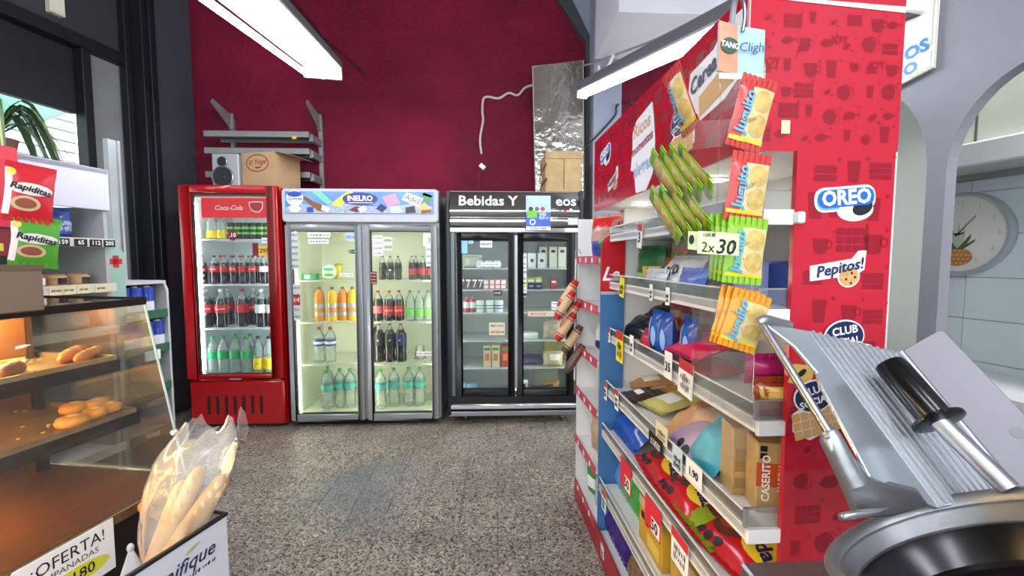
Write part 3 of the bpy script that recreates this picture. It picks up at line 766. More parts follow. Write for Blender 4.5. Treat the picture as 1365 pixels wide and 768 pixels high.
bottle_row([('cola_m', 504, 'pink-labelled cola bottle'), ('cola_mr', 519, 'red-labelled cola bottle'), ('cola_mr', 532, 'red-labelled cola bottle')] + [('soda_g', px, 'clear green-labelled soda bottle') for px in (547, 559, 571)], yB, ISH[1], "on the double-door cooler's second shelf", gB)
bottle_row([('cola_bb', 504, 'tall dark cola bottle'), ('cola_bb', 518.5, 'tall dark cola bottle'), ('cola_b', 533.5, 'tall navy-labelled cola bottle')], yB, ISH[2], "on the double-door cooler's third shelf", gB)
bottle_row([('cola_bb', 497, 'rear-row tall cola bottle', .12)], yB, ISH[2], "on the double-door cooler's third shelf", gB)
p = W.ony(438, 372, yB+.05)
o = thing('cheese_tub', 'round white cheese tub with green print on the top cooler shelf', 'tub', W, (p.x, yB+.05, ISH[0]))
q = MB(); q.lathe([(.058,0),(.06,.01),(.06,.025)], 28, Matrix.Translation((p.x, yB+.09, ISH[0]+.062)) @ Matrix.Rotation(rad(80), 4, 'X')); q.build('tub', M('tub_white', '#dfe6df', .4), o, True)
Sx = face_front(p.x, yB+.06, ISH[0]+.066); deco(o, Sx, 'printed_panel', ell(.045, .012, 20, 0, .02), M('mint_band', '#57b59a', .4), .006); deco(o, Sx, 'printed_panel', ell(.04, .014, 20, 0, -.028), limelab, .0012)
p = W.ony(452, 372, yB+.12)
o = thing('yellow_canister', 'slim yellow canister behind the round cheese tub', 'canister', W, (p.x, yB+.12, ISH[0]))
MB().lathe([(.026,0),(.028,.01),(.028,.12),(.024,.125)], 18, Matrix.Translation((p.x, yB+.12, ISH[0]))).build('body', M('canister_yellow', '#d9c32c', .4), o, True)
MB().lathe([(.029,.118),(.029,.13),(.025,.135)], 18, Matrix.Translation((p.x, yB+.12, ISH[0]))).build('lid', M('canister_lid', '#b59a24', .4), o, True)
p = W.ony(412, 370, yB+.04)
carton('butter_box', 'flat green dairy box beside the cheese tub', 'box', (p.x, yB, ISH[0]), (.14, .08, .05), M('dairy_green', '#2f8f63', .4), prints=[(.35,.65,.2,.8,paper)])
p = W.ony(560, 478, yB+.12)
o = thing('glass_cup', 'upturned clear plastic cup on the third cooler shelf', 'cup', W, (p.x, yB+.12, ISH[2]))
MB().lathe([(.05,0),(.036,.11),(.03,.112)], 18, Matrix.Translation((p.x, yB+.12, ISH[2]))).build('cup_wall', petw, o, True)
MB().lathe([(.053,0),(.053,.006),(.05,.006)], 18, Matrix.Translation((p.x, yB+.12, ISH[2]))).build('rim', petw, o, True)
# --- chrome two-door cooler with lettered header
t = thing('dairy_cooler', 'chrome double-door cooler with black door frames and lettered header', 'cooler', W, (.15, 3.8, 0))
bx0, bx1 = -.385, .70
cliner = M('cooler_liner_grey', '#c3c6c6', .4, var=(4, .06))
cooler_shell(t, bx0, bx1, FY+.05, 4.15, .12, 1.89, M('cooler_side_black', '#1b1c1f', .4), cliner, .045, .16, 1.58)
q = MB()
for a in (bx0-.005, bx1-.03): q.box(a, a+.035, FY-.02, FY+.06, .08, 1.90)
q.build('side_post', M('side_post_black', '#26282b', .3, .5), t, bevel=.008)
# bowed mirror-steel header
rings = []
prof = [(1.895,.05),(1.89,.012),(1.88,.002),(1.745,-.046),(1.73,-.048),(1.70,-.03),(1.685,-.01),(1.68,-.03),(1.66,-.036),(1.635,-.03),(1.61,-.005),(1.605,.05)]
q = MB(); q.loft([[(x, FY+d_, z) for z, d_ in prof] for x in (bx0+.03, bx1-.03)], False, False); hd = q.build('header', chrome, t, True, sharp=50)
q = MB()
for x in (bx0+.03, bx1-.03): q.add([(x, FY+d_, z) for z, d_ in prof], [tuple(range(len(prof)))])
q.build('header_end', darkmetal, t)
slab(t, 'top_panel', M('cooler_top_grey', '#6a6d70', .5), bx0, bx1, FY+.03, 4.15, 1.885, 1.9)
up_ = Vector((0, .048, .135)).normalized(); Sh = basis((1,0,0), up_, Vector((1,0,0)).cross(up_), (0, FY-.047, 1.745))
lt = M('frosted_white_lettering', '#e8edf0', .5)
tx(hd, Sh, 'Bebidas Y', -.29, .073, .118, lt, .001, 0, .02, 0, 1.0, 'LEFT'); tx(hd, Sh, 'eos', .48, .073, .118, lt, .001, 0, .02, 0, 1.0, 'LEFT')
deco(hd, Sh, 'drop_mark', ell(.011, .013, 16, .555, .0), redlab, 0, .003); deco(hd, Sh, 'drop_mark', ell(.012, .012, 16, .60, .0), paper, 0, .003); deco(hd, Sh, 'drop_mark', ell(.006, .01, 12, .515, .0), darklab, 0, .003)
# poster stuck over the header
S = face_front(0, FY-.055, 0)
a = W.ony(701, 307, FY-.055); b = W.ony(734, 261, FY-.055); pw, ph = b.x-a.x, b.z-a.z
po = thing('poster', 'blue and white poster taped over the chrome cooler header', 'poster', W, (a.x, FY-.055, a.z))
P_ = lambda x0, y0, x1, y1: rect(a.x+x0*pw, a.z+y0*ph, a.x+x1*pw, a.z+y1*ph)
deco(po, S, 'sheet', P_(0,0,1,1), M('poster_blue', '#2f5fc0', .35), 0, .001)
deco(po, S, 'printed_panel', P_(0,.52,1,1), M('poster_pale_blue', '#b4cdf0', .4, var=(60,.2)), .0012); deco(po, S, 'printed_panel', P_(0,0,1,.11), paper, .0012); deco(po, S, 'printed_panel', P_(.05,.36,.45,.58), limelab, .002)
for x, m_ in ((.2, darklab), (.45, brown), (.68, redlab)): deco(po, S, 'printed_photo', ell(.09*pw, .06*ph, 14, a.x+x*pw, a.z+.62*ph), m_, .0026)
deco(po, S, 'printed_ring', ell(.13*pw, .09*ph, 18, a.x+.27*pw, a.z+.24*ph), paper, .002); deco(po, S, 'printed_ring', ell(.08*pw, .055*ph, 18, a.x+.27*pw, a.z+.24*ph), M('poster_blue', ''), .003)
tx(po, S, 'yo', a.x+.68*pw, a.z+.47*ph, .055, paper, .003); scribble(po, S, a.x+.5*pw, b.x, a.z+.36*ph, .05, paper, .0024); scribble(po, S, a.x+.1*pw, b.x-.1*pw, a.z+.055*ph, .05, navylab, .002)
deco(hd, face_front(0, FY-.036, 0), 'sticker', rect(.58, 1.63, .66, 1.68), M('pale_sticker', ''), 0, .001)
slab(t, 'door_track', chrome, bx0+.03, bx1-.03, FY-.01, FY+.05, 1.575, 1.605)
dB = []
for a_, b_ in ((-.325, .165), (.17, .645)):
    d_ = door(t, a_, b_, .235, 1.565, FY+.045, .05, black, .045, (.055, .055, .06, .055)); dB.append(d_)
q = MB(); q.box(-.375, -.325, FY+.02, FY+.05, .2, 1.58); q.box(.645, .70, FY+.02, FY+.05, .2, 1.58); q.build('door_jamb', M('jamb_green_grey', '#6f7d78', .35, .4), t)
slab(t, 'handle_strip', steel, .155, .18, FY-.012, FY+.0, .3, 1.55, .004)
q = MB(); q.box(bx0, bx1, FY-.02, FY+.05, .13, .175); q.build('bumper_rail', M('satin_aluminium', '#d2d3d4', .25, .8), t, bevel=.01, smooth=True)
slab(t, 'lower_rail', steel, bx0, bx1, FY-.02, FY+.05, .075, .115, .006)
slab(t, 'sill', black, bx0+.03, bx1-.03, FY-.005, FY+.06, .175, .235)
for x, y in ((-.25, FY+.1), (.56, FY+.1), (-.25, 4.05), (.56, 4.05)):
    MB().lathe([(.02,0),(.024,.01),(.012,.02),(.012,.12)], 12, Matrix.Translation((x, y, 0))).build('foot', steel, t, True)
ledd = lamp_mat('cooler_led_dim', '#fbfbf2', COOLER*.8)
for xx in (bx0+.058, .167, bx1-.058): led(t, xx, FY+.075, .26, 1.5, ledd)
zb = lambda py: W.ony(690, py, FY+.1).z
BSH = [zb(357.5), zb(386), zb(416.5), zb(454), zb(490.5), .168]
for z in BSH[:5]:
    q = MB(); q.box(bx0+.055, bx1-.055, FY+.1, 4.05, z-.01, z); q.build('shelf', M('cooler_glass_shelf', '#c9cfcf', .3), t)
q = MB(); q.box(bx0+.055, bx1-.055, FY+.1, 4.05, .16, .168); q.build('shelf', cliner, t)
yD = FY + .13; gD = 'packs in the chrome cooler'; ph_ = 'in the chrome cooler'
X = lambda px, y=yD: W.ony(px, 400, y).x
brn7 = M('brown_carton', '#4b3230', .4)
for i, px in enumerate((616, 624.5, 633, 641)):
    carton('dessert_carton', f'{ORD[i]} brown carton with pale slash from the left {ph_}', 'carton', (X(px), yD, BSH[1]), (.048, .06, .095), brn7, prints=[(.1,.9,.72,.86,paper)], texts=[('/', .5, .45, .075, paper, 0)], group=gD)
for i, px in enumerate((648, 656, 663.5, 671)):
    carton('dessert_carton', f'{ORD[i]} red and white carton from the left {ph_}', 'carton', (X(px), yD, BSH[1]), (.045, .06, .085), redw, prints=[(.12,.88,.5,.9,paper), (.12,.88,.1,.4,paper)], group=gD)
bottle_row([('drink_r', px, 'red drinking yogurt') for px in (613, 622, 630)] + [('pot', 640, 'green-banded white yogurt pot'), ('pot', 653, 'green-banded white yogurt pot'), ('potb', 665, 'blue-banded white yogurt pot')], yD, BSH[2], ph_, gD, 'yogurt', 'yogurt_container')
for i, (px, m_) in enumerate(((649, 'pale'), (660.5, 'pale'), (673, 'red'))):
    c = M('cream_juice_carton', '#d9c6a3', .4) if m_ == 'pale' else M('red_juice_carton', '#9d2d33', .4)
    carton('juice_carton', f'{("first cream", "second cream", "red-sided")[i]} fruit juice carton in the chrome cooler', 'carton', (X(px), yD, BSH[4]), (.062, .06, .185), c, prints=[(.2,.8,.3,.62,M('orange_print', '#d4722a', .4)), (.1,.9,.78,.9,M('green_print', ''))], group=gD)
for i, px in enumerate((615, 628)):
    packet('milk_bag', f'{ORD[i]} blue plastic bag from the left on the chrome cooler floor', 'bag', (X(px), yD+.03, BSH[5]), (.10, .125, .06), M('milk_bag_blue', '#7aa7c4', .35), bands=[(.2,.8,.3,.55,paper),(.25,.75,.05,.25,redw)], seed=i, group=gD)
for i, px in enumerate((640, 651, 662)):
    carton('cream_cheese_tub', f'{ORD[i]} small white tub from the left on the top shelf in the chrome cooler', 'tub', (X(px), yD+.02, BSH[0]), (.062, .06, .062), M('white_pot', ''), prints=[(.15,.85,.3,.7,silver)], group=gD, bevel=.008)
packet('pale_bag', 'pale translucent bag behind the small white tubs in the chrome cooler', 'bag', (X(628), yD+.12, BSH[0]), (.18, .10, .08), M('pale_bag', '#c8ccb8', .4), seed=9)
for i, px in enumerate((697, 709, 722)):
    carton('milk_carton', f'{ORD[i]} white milk carton from the left behind the second chrome cooler door', 'carton', (X(px), yD, BSH[0]), (.066, .06, .125), M('milk_carton_white', '#e4e3e2', .4), prints=[(.3,.7,.4,.6,darklab)], group=gD)
for i, px in enumerate((724, 737, 749)):
    carton('milk_carton', f'{ORD[i]} rear milk carton with grey print behind the second chrome cooler door', 'carton', (X(px, yD+.1), yD+.1, BSH[0]), (.068, .06, .18), M('milk_carton_cream', '#dcd9cc', .4), prints=[(.25,.75,.72,.85,darklab)], group=gD)
for px, w_, h_, m_, lab in ((697,.075,.10,'#c8c437','yellow-green butter box'), (708,.07,.10,'#b39b55','tan butter box'), (718,.055,.10,'#c9c84a','pale yellow butter box'), (738,.05,.085,'#b8283c','red dessert box')):
    carton('butter_box', f'{lab} on the second shelf of the chrome cooler', 'box', (X(px, yD+.03), yD+.03, BSH[1]), (w_, .06, h_), M('box_' + m_[1:], m_, .4), prints=[(.15,.85,.6,.8,paper)], group=gD)
for i, px in enumerate((708, 718)):
    carton('cocoa_box', f'{ORD[i]} low navy box before the butter boxes in the chrome cooler', 'box', (X(px, yD-.02), yD-.02, BSH[1]), (.058, .045, .055), navylab, prints=[(.2,.8,.4,.6,silver)], group=gD)
packet('sliced_ham_pack', 'purple flat vacuum pack on the fifth shelf of the chrome cooler', 'pack', (X(708), yD+.06, BSH[4]+.02), (.24, .17, .05), M('purple_foil', '#5d4d7c', .35), rot=(rad(-78), 0, 0), seed=3)
packet('bread_bag', 'beige bag of rolls beside the purple pack in the chrome cooler', 'bag', (X(738), yD+.02, BSH[4]), (.17, .12, .09), M('beige_bag', '#c2ad8a', .4), bands=[(.3,.8,.5,.9,paper)], seed=4)
carton('ham_block', 'yellow-green cheese block at the back of the chrome cooler', 'cheese', (X(740, yD+.22), yD+.22, BSH[4]), (.19, .1, .20), M('cheese_yellow_green', '#9a9150', .5), group=gD)
carton('tray_stack', 'white plastic tray stack on the fourth shelf of the chrome cooler', 'tray', (X(704), yD+.03, BSH[3]), (.19, .12, .055), white, prints=[(.05,.95,.4,.5,silver)], bevel=.012)
packet('sausage_bag', 'clear bag of pale sausages on the fourth shelf of the chrome cooler', 'bag', (X(738), yD+.04, BSH[3]), (.17, .15, .08), M('sausage_bag', '#b9a491', .3, var=(30, .25)), seed=6)
packet('ham_pack', 'brown vacuum-packed meat on the chrome cooler floor', 'meat', (X(719), yD+.04, BSH[5]), (.15, .09, .07), M('meat_brown', '#6b3a2c', .3, var=(25, .3)), seed=7)
packet('cheese_pack', 'golden cheese pack on the chrome cooler floor', 'cheese', (X(738), yD+.07, BSH[5]), (.13, .13, .06), M('cheese_gold', '#a87b2c', .35, var=(25, .3)), bands=[(.15,.55,.45,.85,darklab)], seed=8)
packet('white_pack', 'white pack lying before the golden cheese on the chrome cooler floor', 'pack', (X(742), yD-.01, BSH[5]), (.12, .045, .05), white, seed=10)
packet('printed_pack', 'white pack with black lettering on the chrome cooler floor', 'pack', (X(697), yD+.03, BSH[5]), (.10, .15, .05), M('white_foil', '#d2d3d2', .35), bands=[(.3,.75,.5,.85,darklab)], seed=11)
packet('film_pack', 'clear film-wrapped pack leaning in the lower chrome cooler', 'pack', (X(728, 3.9), 3.86, BSH[5]+.004), (.24, .22, .05), M('film_green_grey', '#9aa08a', .3), rot=(rad(-20), 0, 0), seed=12)
y_ = FY+.01
for (px0, py0, px1, py1, m_, ln) in ((640,321,656,330,paper,1),(642,350,668,355,paper,1),(613,317,623,338,M('sky_blue_sheet','#8fc4e4',.5),0),(624,317,631,325,M('sky_blue_sheet','#8fc4e4',.5),0),(658,387,669,394,darklab,1),(652,430,673,447,M('cream_sticker','#d8c9ae',.5),2)):
    door_sticker(dB[0], px0, py0, px1, py1, y_, m_, ('~',)*ln, col=paper if m_ is darklab else None)
for (px0, py0, px1, py1, m_, ln) in ((694,339,702,356,paper,2),(694,358,702,376,paper,2),(694,379,702,395,paper,3),(694,391,702,396,paper,1),(704,415,739,422,M('cream_sticker',''),0),(735,402,744,413,paper,2)):
    door_sticker(dB[1], px0, py0, px1, py1, y_, m_, ('~',)*ln, col=bluelab)
scribble(dB[1], face_front(0, y_, 0), W.ony(706,418,y_).x, W.ony(728,418,y_).x, W.ony(706,418.5,y_).z, .05, redlab, .0014)

# ---------------------------------------------------------------- on and above the coolers
# wall shelf: two slotted uprights, three steel shelves, two raised arms
ws = thing('wall_shelf', 'steel wall shelf with raised bracket arms above the red cooler', 'shelf', W, (-2.05, YB, 2.0))
xa, xb = W.ony(311, 200, YB-.02).x, W.ony(428, 200, YB-.02).x
zt = lambda py, y=4.0: W.ony(360, py, y).z
for x in (xa, xb):
    slab(ws, 'upright', greymetal, x-.018, x+.018, YB-.03, YB, 1.92, W.ony(311, 158, YB).z, .003)
for k, (py0, py1) in enumerate(((178, 187), (200, 209), (231, 239))):
    z = zt(py0)
    q = MB(); q.box(xa-.10, xb-.005, 3.93, YB-.03, z-.012, z); q.box(xa-.10, xb-.005, 3.925, 3.935, z-.05, z); q.box(xa-.10, xb-.005, YB-.04, YB-.03, z-.04, z)
    sh = q.build('shelf_board', greymetal, ws, bevel=.002)
    slab(sh, 'bracket', greymetal, xb-.02, xb+.012, 3.97, YB-.02, z-.07, z-.012)
for x, sx_ in ((xa, -1), (xb, -1)):
    z = W.ony(311, 165, YB).z
    q = MB(); q.prism([(0, -.08), (0, .06), (-.10, .085), (-.27, .12), (-.29, .085), (-.13, .0)], -.006, .006, basis((0,1,0), (0,0,1), (1,0,0), (x, YB-.02, z)))
    q.build('bracket_arm', greymetal, ws)
    q = MB(); q.box(x-.02, x+.02, YB-.05, YB-.02, z-.06, z+.08); q.build('bracket_foot', greymetal, ws, bevel=.004)
slab(ws, 'sticker', M('orange_tag', ''), W.ony(392,182,3.92).x-.02, W.ony(392,182,3.92).x+.02, 3.921, 3.924, zt(185, 3.92), zt(181, 3.92))
# speaker
p = W.ony(303, 248, 3.62)
sp = thing('speaker', 'small silver two-way speaker on top of the red cooler', 'speaker', W, (p.x, 3.62, 1.925))
sw, sh_ = .205, .27
slab(sp, 'cabinet', M('speaker_grey_wood', '#77787a', .5), p.x-sw/2, p.x+sw/2, 3.62, 3.82, 1.925, 1.925+sh_, .006)
slab(sp, 'front_baffle', M('speaker_silver', '#a7a9ab', .35, .4), p.x-sw/2, p.x+sw/2, 3.605, 3.62, 1.925, 1.925+sh_, .004)
S = face_front(p.x-.02, 3.604, 1.925)
for b, r0 in ((.205, .036), (.085, .078)):
    MB().lathe([(r0*1.1,0),(r0*1.1,.008),(r0,.012),(r0*.96,.006)], 28, S @ Matrix.Translation((0, b, 0)), False).build('cone_ring', M('speaker_ring', '#8e9092', .3, .7), sp, True)
    MB().lathe([(r0,.004),(r0*.85,.003),(r0*.35,-.0),(r0*.3,.004),(.004,.008)], 28, S @ Matrix.Translation((0, b, 0))).build('speaker_cone', M('cone_black', '#121316', .5), sp, True)
# carton box, turned
p = W.ony(368, 248, 3.58)
bxo = thing('cardboard_box', 'open brown cardboard box with red oval logo on the red cooler', 'box', W, (p.x, 3.58, 1.925), rotz=0)
kraft = M('kraft_cardboard', '#b08f68', .75, var=(8, .07)); kraftd = M('kraft_inside', '#94744f', .8)
bxo.rotation_euler.z = rad(-14)
bw_, bd_, bh_ = .315, .29, .285
OFF[bxo.name] = Vector()
q = MB(); e = .005
q.box(-bw_, 0, 0, e, 0, bh_); q.box(-bw_, -bw_+e, e, bd_, 0, bh_); q.box(-e, 0, e, bd_, 0, bh_); q.box(-bw_+e, -e, bd_-e, bd_, 0, bh_); q.box(-bw_+e, -e, e, bd_-e, 0, e)
q.build('box_body', kraft, bxo)
for nm, M4 in (('flap', Matrix.Translation((0, 0, bh_)) @ Matrix.Rotation(rad(12), 4, 'Y')),):
    q = MB(); q.box(0, .13, 0, bd_, -.003, .001, M4); q.build(nm, kraftd, bxo)
q = MB(); q.box(-bw_+.01, -.01, bd_-.002, bd_+.04, -.002, .002, Matrix.Translation((0, 0, bh_))); q.build('flap', kraft, bxo)
S = face_front(-.165, 0, .20)
rp = M('dark_red_stamp', '#8a2b22', .7)
q = MB()
o1, o2 = ell(.105, .07, 32), ell(.096, .061, 32)
for k in range(32):
    j = (k+1) % 32; q.prism([o1[k], o1[j], o2[j], o2[k]], .0005, .001, S)
q.build('oval_logo', rp, bxo)
tx(bxo, S, 'El Trigal', 0, .006, .054, rp, .001, rad(3), .02, .25, .92); deco(bxo, S, 'underline', [(-.03,-.03),(.04,-.028),(.02,-.042),(-.01,-.044)], rp)
# wooden crate
p0 = W.ony(715, 250, 3.66)
cr = thing('wooden_crate', 'small pale wooden crate on top of the chrome cooler', 'crate', W, (p0.x, 3.7, 1.90))
wood = M('crate_pine', '#b99a6c', .65, var=(14, .15)); cw, cdp, ch = .30, .30, .35
cxp = W.ony(729, 250, 3.66).x
for k in range(2):
    slab(cr, 'board', wood, cxp + k*.145, cxp + k*.145 + .14, 3.66, 3.672, 1.935, 1.90+ch-.012, .002)
for z0, z1 in ((1.905, 1.94), (1.90+ch-.06, 1.90+ch)): slab(cr, 'batten', wood, cxp-.005, cxp+.29, 3.648, 3.66, z0, z1, .002)
for k in range(3): slab(cr, 'slat', wood, cxp-.012, cxp, 3.66, 3.66+.32, 1.91 + k*.12, 2.005 + k*.12, .002); slab(cr, 'slat', wood, cxp+.285, cxp+.297, 3.66, 3.98, 1.91 + k*.12, 2.005 + k*.12, .002)
slab(cr, 'board', wood, cxp, cxp+.285, 3.968, 3.98, 1.91, 1.90+ch, .002); slab(cr, 'base_board', wood, cxp-.01, cxp+.295, 3.672, 3.968, 1.90, 1.912)
# mirror-like foil picture
a = W.ony(713, 193, 4.02); b = W.ony(777, 82, 4.08)
mi = thing('foil_picture', 'tall crinkled mirror-foil picture leaning on the wall behind the crate', 'picture', W, ((a.x+b.x)/2, 4.0, 1.9))
foil = M('mirror_foil', '#e2e1d6', .12, 1.0, bump=(11, 1.0))
q = MB(); q.add([(a.x+.01,4.02,1.91),(b.x+.01,4.02,1.91),(b.x,4.06,b.z),(a.x-.02,4.06,b.z-.06),(a.x+.01,4.04,1.91),(b.x+.01,4.04,1.91),(b.x,4.08,b.z),(a.x-.02,4.08,b.z-.06)], [(0,1,2,3),(7,6,5,4),(0,4,5,1),(1,5,6,2),(2,6,7,3),(3,7,4,0)])
q.build('foil_sheet', foil, mi)
fp = [Vector((a.x+.01,4.018,1.91)), Vector((b.x+.01,4.018,1.91)), Vector((b.x,4.058,b.z)), Vector((a.x-.02,4.058,b.z-.06))]
MB().tube(fp, .005, 6, True).build('frame_edge', M('pale_edge', '#a9a79d', .5), mi)
# white flex on the wall, its plug, and dark cable by the pillar
def px_path(pts, y): return [W.ony(px, py, y) for px, py in pts]
def smooth_path(pts, n=5):
    pts = [Vector(p) for p in pts]; o = []
    for i in range(len(pts)-1):
        p0, p1, p2, p3 = pts[max(i-1,0)], pts[i], pts[i+1], pts[min(i+2, len(pts)-1)]
        for k in range(n):
            t_ = k/n; o.append(.5*((2*p1) + (p2-p0)*t_ + (2*p0-5*p1+4*p2-p3)*t_*t_ + (3*p1-p0-3*p2+p3)*t_**3))
    return o + [pts[-1]]
c = thing('wall_cable', 'white flex looping down the wine red wall', 'cable', W, (0, YB, 2.2)); c.location = W.ony(641, 205, YB); OFF[c.name] = c.location.copy()
MB().tube(smooth_path(px_path([(712,113),(700,117),(690,127),(678,124),(665,131),(650,129),(644,133),(643,150),(644,160),(640,185),(642,205)], YB-.012)), .011, 8).build('flex', M('flex_white', '#c9b8b4', .5), c, True)
c = thing('wall_socket', 'small white connector block on the wine red wall below the flex', 'connector', W, tuple(W.ony(643, 222, YB)))
m_ = Matrix.Translation(W.ony(643, 222, YB-.015)) @ Matrix.Rotation(rad(40), 4, 'Y')
MB().box(-.03, .03, -.01, .012, -.02, .02, m_).build('block', paper, c, bevel=.004)
MB().tube(px_path([(640,226),(638,240),(638,252)], YB-.006), .003, 6).build('lead', M('flex_red', '#7a2436', .5), c, True)
c = thing('ceiling_cable', 'pale cable strung along the soffit above the tube light', 'cable', W, (0,0,0)); c.location = W.ony(800, 95, 3.3); OFF[c.name] = c.location.copy()
P3 = [W.ony(775,88,4.0), W.ony(790,84,3.6), W.ony(820,73,3.3), W.ony(850,62,3.0), W.ony(880,50,2.6), W.ony(915,33,2.2), W.ony(950,20,1.9), W.ony(985,5,1.6)]
MB().tube(smooth_path(P3), .008, 8).build('cable_run', M('cable_grey', '#85858c', .5), c, True)
MB().tube(smooth_path([W.ony(818,73,3.3), W.ony(812,85,3.3), W.ony(804,97,3.3), W.ony(799,95,3.3), W.ony(798,88,3.3)]), .011, 8).build('cable_hook', M('flex_white', ''), c, True)
c = thing('power_lead', 'black lead running from the pillar to the red biscuit sign', 'cable', W, (0,0,0)); c.location = W.ony(800, 190, 3.9); OFF[c.name] = c.location.copy()
MB().tube(smooth_path([W.ony(778,198,3.93), W.ony(797,180,3.93), W.ony(820,154,3.93), W.ony(823,140,3.93), W.ony(842,137,4.17), W.ony(870,138,4.17)]), .009, 8).build('lead', black, c, True)
# chain of the big fixture
c = thing('light_chain', 'thin dark chain behind the three-tube fixture', 'chain', W, (0,0,0)); c.location = W.ony(440, 40, YB-.02); OFF[c.name] = c.location.copy()
pts = smooth_path([W.ony(388,0,YB-.02), W.ony(415,30,YB-.02), W.ony(430,50,YB-.02), W.ony(452,68,YB-.02), W.ony(484,97,YB-.02)], 10); q = MB()
for i, p in enumerate(pts): q.ball(p, .009, .006, .013, 6, 4)
q.build('links', darkmetal, c, True)
# ---------------------------------------------------------------- biscuit gondola (frame G: x across, y along the aisle)
gw = M('gondola_white', '#e2e2de', .4, var=(5, .05)); gback = M('gondola_back', '#d2d2cf', .5, var=(4, .05))
redp = M('sign_red', '#b80f28', .2, coat=.5); redk = M('sign_dark_red', '#a30c26', .2, coat=.5); redd = M('sign_red_shade_print', '#8c0b20', .3)
UN, UF, VB = .87, 1.93, .885
go = thing('shelf_gondola', 'white biscuit shelf gondola with red printed header and side panel', 'shelf', G, (.74, 1.4, 0))
slab(go, 'back_panel', gback, VB-.015, VB, UN+.02, UF, 0, 1.6)
slab(go, 'far_side_panel', gw, .66, VB-.015, UF-.015, UF, 0, 1.6)
SHELF = [(1.434, .59), (1.226, .59), (.985, .595), (.745, .58), (.55, .565), (.295, .555)]
tops = []
for k, (z, v) in enumerate(SHELF):
    zt_ = z + .028
    q = MB(); q.box(v, VB-.015, UN, UF-.015, z+.008, zt_); q.box(v, v+.012, UN, UF-.015, z, zt_+.004); q.box(v, VB-.02, UN-.012, UN, z-.004, zt_)
    sh = q.build('shelf_board', gw, go, bevel=.002)
    tops.append(zt_)
    slab(sh, 'front_guard', plast2, v+.001, v+.004, UN+.01, UF-.02, zt_, zt_+.034)
    slab(sh, 'guard_rim', gw, v, v+.005, UN+.01, UF-.02, zt_+.034, zt_+.038)
    q = MB(); q.box(v+.004, VB-.1, UN+.0, UN+.003, zt_, zt_+.04); q.build('end_guard', plast2, sh)
    q = MB(); q.box(v, VB-.1, UN, UN+.004, zt_+.04, zt_+.044); q.box(v-.001, v+.007, UN-.002, UN+.006, zt_, zt_+.044); q.build('end_rim', greymetal, sh)
    if k == 0: slab(sh, 'bracket_clip', white, .652, .668, UN-.03, UN-.012, z-.002, z+.022, .003)
slab(go, 'base_board', gw, .55, VB, UN, UF, .02, .10)
slab(go, 'kick_plate', M('kick_red', '#a3131f', .35), .545, .55, UN, UF, .01, .13)
